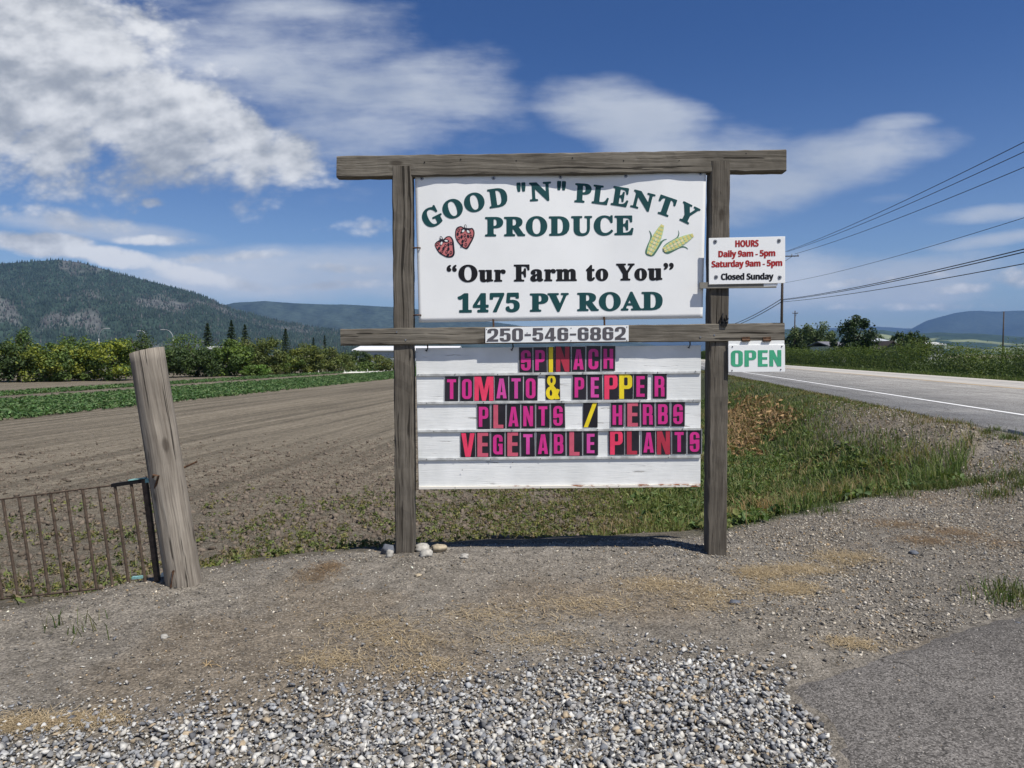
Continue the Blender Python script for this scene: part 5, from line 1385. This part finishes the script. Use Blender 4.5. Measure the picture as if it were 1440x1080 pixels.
def strawberry(outline, inner, seeds, stem, leaves_, whites):
    f = lambda pts: [zpx(a, b, 600, 300) for a, b in pts]
    o = print_shape('strawberry_picture', [smooth_poly(f(outline))], M['navy'], sp_, .0020)
    print_shape('fruit', [smooth_poly(f(inner))], M['berry'], o, .0034)
    sd = [circ(*zpx(a, b, 600, 300), 1.7, 2.6, R(r_), 12) for a, b, r_ in seeds]
    print_shape('seeds', sd, M['navy'], o, .0048)
    print_shape('seed_centres', [circ(*zpx(a, b, 600, 300), .7, 1.4, R(r_), 8) for a, b, r_ in seeds[::2]], M['berry'], o, .0060)
    print_shape('calyx', [smooth_poly(f(l)) for l in leaves_] + [smooth_poly(f(stem))], M['navy'], o, .0062)
    print_shape('calyx_highlights', [circ(*zpx(a, b, 600, 300), rx, ry, R(r_), 10) for a, b, rx, ry, r_ in whites], M['white_print'], o, .0074)
strawberry([(575, 420), (600, 300), (690, 258), (760, 290), (860, 300), (930, 300), (970, 380), (955, 490), (890, 620), (830, 715), (770, 715), (690, 660), (600, 540)],
           [(592, 420), (620, 320), (690, 285), (770, 320), (860, 320), (915, 325), (945, 390), (930, 480), (865, 600), (815, 680), (765, 690), (700, 640), (615, 530)],
           [(650, 340, 10), (628, 420, 5), (650, 510, 30), (708, 475, 10), (772, 450, 0), (838, 465, -10), (898, 470, -20), (728, 568, 20), (790, 540, 5), (715, 645, 30), (793, 635, 10)],
           [(760, 290), (765, 240), (790, 225), (805, 250), (800, 300)], [[(680, 390), (720, 330), (780, 300), (770, 350), (715, 400)], [(900, 400), (850, 330), (790, 300), (790, 350), (860, 395)], [(690, 320), (760, 300), (860, 300), (900, 320), (780, 335)]],
           [(740, 355, 1.5, 2.2, 40), (840, 368, 1.5, 2.4, -45), (784, 265, .9, 2.2, 0)])
strawberry([(165, 650), (185, 590), (250, 545), (330, 530), (400, 470), (480, 465), (540, 540), (560, 680), (568, 810), (530, 880), (440, 897), (350, 868), (240, 790)],
           [(180, 650), (200, 605), (260, 565), (340, 550), (405, 495), (465, 485), (510, 550), (522, 680), (530, 800), (500, 855), (430, 872), (360, 845), (250, 770)],
           [(218, 630, 30), (250, 710, 30), (305, 780, 50), (340, 715, 10), (380, 655, 10), (440, 635, 0), (495, 610, -20), (440, 720, 5), (405, 780, 20), (430, 845, 40), (490, 795, 10)],
           [(265, 480), (300, 465), (330, 520), (340, 570), (290, 560)], [[(265, 640), (290, 570), (340, 545), (330, 600), (290, 650)], [(460, 560), (400, 520), (340, 540), (360, 580), (420, 580)], [(230, 570), (300, 545), (390, 520), (350, 580)]],
           [(300, 605, 1.4, 2.4, 20), (395, 555, 1.2, 2.4, -80), (292, 498, .9, 1.8, -20)])
def corn(a, b, wid, husk1, husk2, side):
    f = lambda pts: [zpx(x_, y_, 890, 300) for x_, y_ in pts]
    h = print_shape('corn_picture', [smooth_poly(f(husk1)), smooth_poly(f(husk2))], M['leaf_print'], sp_, .0020)
    a = np.array(a, float); b = np.array(b, float); d = (b - a) / np.linalg.norm(b - a); n = np.array([-d[1], d[0]]); L = np.linalg.norm(b - a)
    w_ = lambda s: wid * (math.sin(math.pi * (.12 + .80 * s)) ** .6) * (1 - .35 * max(0, s - .5))
    ol = [tuple(a + d * L * s + n * w_(s) * 1.12) for s in np.linspace(0, 1, 12)] + [tuple(a + d * L * s - n * w_(s) * 1.12) for s in np.linspace(1, 0, 12)]
    print_shape('cob', [f(ol)], M['pale_leaf'], h, .0034)
    kern, pale = [], []
    rows = 9
    for i in range(rows):
        s = .04 + .93 * i / (rows - 1)
        for q in (-1, 0, 1):
            c = a + d * L * s + n * q * w_(s) * .66; p = circ(*zpx(c[0], c[1], 890, 300), L / rows * .45 / 14.4, max(.6, w_(s) * .30 / 14.4), -math.atan2(d[1], d[0]) * -1, 10)
            (pale if (q == 0 and i < 6) else kern).append(p)
    print_shape('kernels', kern, M['corn_y'], h, .0048); print_shape('pale_kernels', pale, M['corn_p'], h, .0050)
corn((330, 830), (600, 240), 88, [(330, 345), (380, 420), (385, 520), (350, 640), (300, 760), (300, 830), (380, 830), (370, 862), (290, 850), (250, 780), (290, 650), (345, 520), (355, 430)],
     [(300, 840), (380, 835), (450, 720), (530, 600), (620, 530), (690, 522), (620, 560), (560, 650), (480, 780), (420, 855), (350, 868)], 1)
corn((630, 745), (1215, 440), 86, [(610, 780), (610, 690), (680, 610), (800, 540), (890, 480), (925, 400), (920, 345), (940, 400), (915, 490), (820, 575), (700, 650), (640, 720)],
     [(620, 770), (700, 780), (820, 720), (940, 670), (1030, 665), (1090, 690), (1115, 725), (1050, 692), (960, 700), (850, 755), (730, 815), (660, 810)], -1)
for px, py in ((593, 251), (694, 250.5), (788, 249), (880, 247.5), (985, 244)):
    c = P(px, py, panel_y(px, py) - .001); MB().disc(c, .016, .004, 14).build('washer', M['zinc'], sp_); MB().disc(c + Vector((0, -.004, 0)), .007, .005, 6).build('screw', M['black_iron'], sp_)
for px, py in ((586, 348.5), (587, 443)):
    MB().tube([P(px - 9, py + .5, panel_y(600, py) + .01), P(px, py, panel_y(600, py) - .012), P(px + 5, py, panel_y(600, py) - .01), P(px + 4.6, py + 1, panel_y(600, py) + .008)], .0065, 6).build('tie_hook', M['rust'], sp_)
for px, py in ((693.5, 449), (849.5, 445.5)):
    MB().tube([P(px, py, Y_PANEL - .012), P(px + .4, py + 5, Y_PANEL - .012), P(px + .6, py + 13, Y_MID + .03)], .008, 6).build('tie_hook', M['rust'], sp_)

# phone number plate on the middle beam
def flat(Yv): return lambda px, py: Yv
def plate(name, pix, Yf, thick, mat, label, cat):
    return tag(MB().slab(pix, Yf, thick).bevel(.0012).build(name, mat), label, cat)
pn = plate('phone_plate', [(682.5, 482.3), (884, 480), (884, 457.5), (682.5, 460.8)], Y_MID - .010, .008, M['white_plastic'], 'white strip with a grey phone number screwed to the middle beam', 'sign')
sh = block_text('250-546-6862', .075)
V, T = fit(sh, 685.5, 880, 480.3, 477.8, 18.2, 1.0); lay('phone_number', V, T, flat(Y_MID - .010), M['grey_ink'], pn)
for px, py in ((684.5, 463), (685, 480), (741.3, 468.2), (803, 461.5), (803, 479), (881.5, 459.8), (881.5, 478.5)):
    MB().disc(P(px, py, Y_MID - .0095), .0045, .003, 8).build('screw', M['black_iron'], pn)

# lower letter board
bd = thing('letter_board', 'white painted plank board with letter rails hung below the middle beam', 'letter board', (0, 6, 0))
yl_ = [489.5, 527.5, 567, 606.5, 646, 684.5]; yr_ = [485.5, 523.5, 563.5, 603.5, 642.5, 681]
xl = lambda y: 584.5 + (y - 490) * .022; xr = lambda y: 985.8 - (y - 486) * .004
for a, b, c, d in zip(yl_, yl_[1:], yr_, yr_[1:]):
    k = random.uniform(-.0025, .0025)
    MB().slab([(xl(b), b - .5), (xr(d), d - .5), (xr(c), c), (xl(a), a)], Y_BOARD + k, .022).bevel(.0025).build('board', M['paint'], bd)
M['rail'] = plain('grey_letter_rail', (.50, .51, .50), .5, 0, .3, 12)
for i in range(1, 5):
    MB().slab([(xl(yl_[i]), yl_[i] + 1.6), (xr(yr_[i]), yr_[i] + 1.6), (xr(yr_[i]), yr_[i] - 1.8), (xl(yl_[i]), yl_[i] - 1.8)], Y_BOARD - .014, .0105).bevel(.0015).build('letter_rail', M['rail'], bd)
MB().slab([(xl(688), 688.3), (xr(686), 684.8), (xr(682), 681.2), (xl(685), 684.7)], Y_BOARD - .018, .038).bevel(.001).build('bottom_strip', M['ruststrip'], bd)
MB().slab([(580, 690), (584.5, 690), (583, 489), (580, 489)], Y_BOARD + .045, .03).build('batten', plain('tan_batten', (.16, .125, .085), .85, 0, .2, 9), bd)
for px, py in ((600, 486), (720, 485), (969, 481.5)):
    MB().tube([P(px + 1, py - 3, Y_MID + .035), P(px + 1.5, py + 3, Y_BOARD - .012), P(px - .3, py + 8, Y_BOARD - .014), P(px - 1.5, py + 6.5, Y_BOARD - .012)], .006, 6).build('hanging_hook', M['black_iron'], bd)
for px, py in ((588, 527), (640, 526), (700, 526.5), (760, 525), (820, 524.5), (880, 524), (925, 523.5), (978, 522), (600, 567), (680, 566), (790, 564.5), (900, 563), (975, 562.5), (610, 606.5), (720, 605), (840, 604), (960, 603), (600, 646), (640, 646), (690, 645.5), (760, 645), (860, 644), (940, 643), (650, 661), (721, 650.5), (640, 686), (760, 685), (870, 683.5), (955, 682.5)):
    MB().disc(P(px, py, Y_BOARD - .0165), .0042, .003, 6).build('nail', M['black_iron'], bd)

# letter cards: (row word, letter, x0, x1, y0, y1, colour, big)
ROWS = [
 ('SPINACH', [('S', 730, 749, 'magenta'), ('P', 750, 769, 'magenta'), ('I', 770, 779.5, 'yellow'), ('N', 780, 802.5, 'red'), ('A', 804, 823, 'magenta'), ('C', 824.5, 844.5, 'magenta'), ('H', 846, 865, 'magenta')], 488.8, 524.5, 486.2, 521.5),
 ('TOMATO & PEPPER', [('T', 625.5, 644.5, 'magenta'), ('O', 647, 666, 'magenta'), ('M', 667, 694.2, 'coral'), ('A', 695.5, 715, 'pink'), ('T', 716, 735.5, 'pink'), ('O', 736.5, 756, 'magenta'), ('&', 767.5, 787.5, 'yellow'), ('P', 805, 824.5, 'magenta'), ('E', 826, 847, 'pink'), ('P', 849, 869.3, 'coral'), ('P', 870, 889.8, 'yellow'), ('E', 891, 910.5, 'magenta'), ('R', 917.5, 937.5, 'magenta')], 529.5, 564.3, 524.6, 560.8),
 ('PLANTS / HERBS', [('P', 671, 689, 'magenta'), ('L', 691, 710.8, 'salmon'), ('A', 712.5, 731.6, 'magenta'), ('N', 733, 752.4, 'magenta'), ('T', 754, 773, 'magenta'), ('S', 775, 794.4, 'magenta'), ('/', 820, 840.6, 'yellow'), ('H', 859, 877.3, 'magenta'), ('E', 879.5, 899.8, 'salmon'), ('R', 901.3, 920.6, 'magenta'), ('B', 922.5, 941.8, 'magenta'), ('S', 944, 963, 'magenta')], 568.4, 603, 564.2, 599.2),
 ('VEGETABLE PLANTS', [('V', 648, 668, 'coral'), ('E', 669, 688.8, 'salmon'), ('G', 690.6, 709.6, 'magenta'), ('E', 711, 731, 'salmon'), ('T', 732.6, 752, 'pink'), ('A', 754, 773.2, 'magenta'), ('B', 776, 795.2, 'magenta'), ('L', 797, 818.6, 'salmon'), ('E', 820.2, 841, 'pink'), ('P', 856.2, 877.4, 'coral'), ('L', 878.8, 898.8, 'red'), ('A', 902.5, 921.6, 'magenta'), ('N', 923, 943, 'red'), ('T', 945, 965, 'magenta'), ('S', 967, 986.6, 'magenta')], 608.4, 642.8, 603.4, 638.4)]
CN = {'magenta': 'magenta', 'pink': 'pink', 'coral': 'bright coral', 'salmon': 'faded salmon', 'red': 'dull red', 'yellow': 'yellow'}
ROWN = {'SPINACH': 'spinach row', 'TOMATO & PEPPER': 'tomato and pepper row', 'PLANTS / HERBS': 'plants and herbs row', 'VEGETABLE PLANTS': 'vegetable plants row'}
proto_pos = Y_BOARD - .0075
for word, cards, tl_, bl2, tr_, br2 in ROWS:
    x_a, x_b = cards[0][1], cards[-1][2]
    for i, (ch, x0, x1, colr) in enumerate(cards):
        f = ((x0 + x1) / 2 - x_a) / (x_b - x_a); y0 = tl_ + (tr_ - tl_) * f + random.uniform(-.5, .5); y1 = bl2 + (br2 - bl2) * f + random.uniform(-.4, .4)
        big = colr in ('coral', 'salmon', 'yellow', 'red')
        Yc = proto_pos + random.uniform(-.0008, .0008); sk = random.uniform(-.35, .35)
        nb = ('after ' + cards[i - 1][0] if i else 'starting it') + (' before ' + cards[i + 1][0] if i + 1 < len(cards) else ', ending it')
        nm = {'&': 'ampersand', '/': 'slash'}.get(ch, 'letter ' + ch)
        nb = nb.replace('&', 'the ampersand').replace('/', 'the slash')
        c = MB().slab([(x0 + sk, y1), (x1 + sk, y1), (x1 - sk, y0), (x0 - sk, y0)], Yc, .0022).build('letter_card', M['card'])
        tag(c, f'{CN[colr]} {nm} card in the {ROWN[word]}, {nb}', 'letter card', 'letter cards on the board')
        if not big or ch in 'LE':
            m = MB()
            for p_ in ([(x0 + sk - .5, y1 + .5), (x0 + sk, y1), (x0 - sk, y0), (x0 - sk - .5, y0 - .3)], [(x1 + sk, y1), (x1 + sk + .5, y1 + .5), (x1 - sk + .5, y0 - .3), (x1 - sk, y0)], [(x0 - sk, y0), (x1 - sk, y0), (x1 - sk, y0 - .45), (x0 - sk, y0 - .45)]): m.slab(p_, Yc + .0003, .0018)
            m.build('clear_edge', M['card_edge'], c)
        hh = y1 - y0; gh = hh * (.985 if big else .80); cy = (y0 + y1) / 2 + (0 if big else hh * .015)
        V, T = block_glyph(ch); nat = V[:, 0].max() - V[:, 0].min()
        gw = min((x1 - x0) * (.985 if big else .80), nat * gh * (.95 if ch != 'M' else 1.1) * (1.1 if big else 1))
        if ch == 'I': gw = (x1 - x0) * .62
        V, T = seat((V, T), (x0 + x1) / 2, cy, gw, gh, 0)
        lay('letter', V, T, flat(Yc), M[colr], c, .0014, .0008)

# opening hours sign on the right post
Y_H = Y_POST - .034
hs = plate('hours_sign', [(997, 400), (1104.2, 398), (1104.2, 332.3), (997, 334.8)], Y_H, .008, M['white_plastic'], 'white opening hours board with red and black writing on the right post', 'sign')
MB().slab([(984.5, 405.5), (1092, 404.5), (1092, 396), (984.5, 397)], Y_H + .009, .0245).build('backing_plank', plain('pale_grey_plank', (.20, .19, .165), .8, 0, .15, 8), hs)
MB().slab([(1074, 402.8), (1093, 402.3), (1094, 397), (1074, 397)], Y_H + .0085, .003).build('tape_tab', M['white_plastic'], hs)
for nm, s, x0, x1, bl, br, cap, mt in (('heading', 'HOURS', 1034, 1067, 347.3, 346.6, 9.4, 'red_ink'), ('opening_times', 'Daily 9am - 5pm', 1010.2, 1090.4, 361.6, 360.0, 8.9, 'red_ink'),
                                       ('opening_times', 'Saturday 9am - 5pm', 1000.6, 1100.2, 375.9, 373.8, 8.9, 'red_ink'), ('closing_note', 'Closed Sunday', 1013.8, 1088, 393.6, 392.8, 8.9, 'black_ink')):
    line(nm, s, .026, .010, x0, x1, bl, br, cap, mt and M[mt], hs, flat(Y_H), SANS, .72, .0018, .96, .66)
for px, py in ((1005.8, 339.7), (1095.5, 338.5), (1007, 389.5), (1096.5, 390)):
    MB().disc(P(px, py, Y_H - .001), .017, .003, 14).build('washer', M['zinc'], hs); MB().disc(P(px, py, Y_H - .004), .007, .004, 6).build('screw', M['black_iron'], hs)

# OPEN sign hinged below the beam end
Y_O = Y_MID - .010
op = plate('open_sign', [(1024.4, 523.2), (1104, 522.8), (1103.8, 484.8), (1024.2, 485.2)], Y_O, .007, M['white_plastic'], 'small white OPEN sign with green letters hinged under the beam end', 'sign')
MB().slab([(1024.5, 522), (1103, 521.5), (1103, 478.6), (1024.5, 479.6)], Y_O + .009, .018).build('backing_board', M['paint'], op)
V, T = fit(block_text('OPEN', .075), 1028, 1098.8, 515.6, 515.0, 22.8, 1.0); lay('open_lettering', V, T, flat(Y_O), M['open_ink'], op)
for a in (1043.5, 1073):
    m = MB().slab([(a, 479.5), (a + 11, 479.2), (a + 11, 473.5), (a, 474)], Y_MID - .007, .006)
    m.tube([P(a, 478.8, Y_MID - .012), P(a + 11, 478.6, Y_MID - .012)], .010, 8); m.build('hinge', M['rust'], op)
for px, py in ((1030, 487.5), (1099.5, 487), (1029.5, 521), (1098, 519.5)):
    MB().disc(P(px, py, Y_O - .0005), .0055, .004, 8).build('screw', M['black_iron'], op)

# ------------------------------------------------------------------ rocks and small things on the ground
M['rock_pale'] = plain('pale_boulder', (.35, .335, .30), .85, 0, .35, 14, .01)
M['rock_tan'] = plain('tan_boulder', (.34, .285, .20), .85, 0, .35, 14, .01)
M['rock_dark'] = plain('dark_boulder', (.10, .11, .13), .8, 0, .25, 14, .01)
def rock(px, py, w_, h_, mat, label, tall=1.0, zb=0.0, sink=.25, group=None, dy=0.0):
    c = G(px, py, zb); s = c.y / 1000; w_ *= .9; h_ *= .88
    b = bmesh.new(); bmesh.ops.create_icosphere(b, subdivisions=3, radius=1)
    sd = random.random() * 50
    for v in b.verts:
        q = v.co.normalized(); n = float(fbm(np.array(q.x * 1.3 + sd), np.array(q.y * 1.3 + q.z * 1.7), 1.2, 4, 7)) - .5
        f = 1 + .85 * n; e = max(abs(q.x), abs(q.y), abs(q.z)); f *= .78 + .22 / (e + .1)
        v.co = Vector((q.x * f * w_ * s / 2, q.y * f * w_ * s / 2 * .8, q.z * f * h_ * s / 2))
    me = bpy.data.meshes.new('rock'); b.to_mesh(me); b.free(); me.materials.append(mat)
    me.polygons.foreach_set('use_smooth', np.ones(len(me.polygons), bool))
    o = link('rock', me); zz = float(height(c.x, c.y + dy)); o.location = (c.x, c.y + dy, zz + h_ * s * (.5 - sink)); o.rotation_euler = (0, 0, random.random() * .6)
    return tag(o, label, 'rock', group)
rock(545, 783, 20, 19, M['rock_dark'], 'dark round stone, leftmost at the foot of the left sign post', sink=.2, dy=.05)
rock(548, 788, 12, 15, M['rock_pale'], 'small upright pale stone in front of the dark one by the left post', sink=.15)
rock(593, 780, 25, 14, M['rock_pale'], 'broad pale stone touching the right side of the left post', sink=.15, dy=.05)
rock(599, 788, 23, 14, M['rock_pale'], 'rounded whitish stone in front, just right of the left post', sink=.15)
rock(617, 780, 24, 14, M['rock_tan'], 'yellowish stone, right end of the pile by the left post', sink=.15)
rock(653, 790, 15, 10, M['rock_pale'], 'flat pale stone lying apart, right of the stone pile', sink=.25)
rock(588, 814, 13, 5, M['rock_tan'], 'thin flat tan stone on the dirt below the stone pile', sink=.2)
rock(231, 898, 11, 8, M['rock_pale'], 'lone whitish stone on the dirt below the leaning post', sink=.2)
rock(1278, 953, 12, 7, M['rock_pale'], 'grey stone alone in the middle of the asphalt driveway', sink=.0)
rock(1432, 878, 12, 5, M['rock_dark'], 'dark stone on the asphalt by the right edge', sink=.0)
rock(1226, 1052, 16, 7, M['rock_pale'], 'pale angular stone on the asphalt near the bottom', sink=.0)
rock(1303, 985, 9, 5, M['rock_dark'], 'small dark stone on the asphalt right of the lone grey stone', sink=.0)
rock(1285, 780, 15, 6, M['rock_dark'], 'dark flat stone on the gravel right of the straw', sink=.2)
rock(1034, 848, 18, 8, M['rock_dark'], 'dark stone half buried in the gravel below the straw patch', sink=.3)
tw = MB(); c0 = G(292, 938); 
br = [(264, 966), (275, 953), (284, 945), (292, 941)]
tw.tube([G(a, b) + Vector((0, 0, .012 + .004 * i)) for i, (a, b) in enumerate(br)], [.004, .0045, .004, .003], 6)
for e in ((303, 935), (318, 945), (289, 932), (300, 945), (280, 940)):
    tw.tube([G(291, 941) + Vector((0, 0, .02)), G((291 + e[0]) / 2, (941 + e[1]) / 2) + Vector((0, 0, .035)), G(*e) + Vector((0, 0, .012))], [.003, .0025, .001], 5)
tag(tw.build('dry_twig', plain('dry_stalk', (.33, .24, .13), .8, 0, .2, 30)), 'dry branched twig lying on the dirt at the lower left', 'twig')

# ------------------------------------------------------------------ air
hz = MB().box(-17000, -900, -6, 17000, 17500, 1000).build('haze', bpy.data.materials.new('haze_air'))
hm = hz.data.materials[0]; hm.use_nodes = True; ht = NT(hm.node_tree)
for nd in list(ht.n): ht.n.remove(nd)
pv = ht.new('ShaderNodeVolumePrincipled'); pv.inputs['Color'].default_value = (.20, .40, .80, 1); pv.inputs['Density'].default_value = 5.0e-5; pv.inputs['Anisotropy'].default_value = 0.0
ho = ht.new('ShaderNodeOutputMaterial'); ht.l.new(pv.outputs[0], ho.inputs['Volume'])
tag(hz, 'thin blue haze filling the valley air', 'haze', kind='stuff')
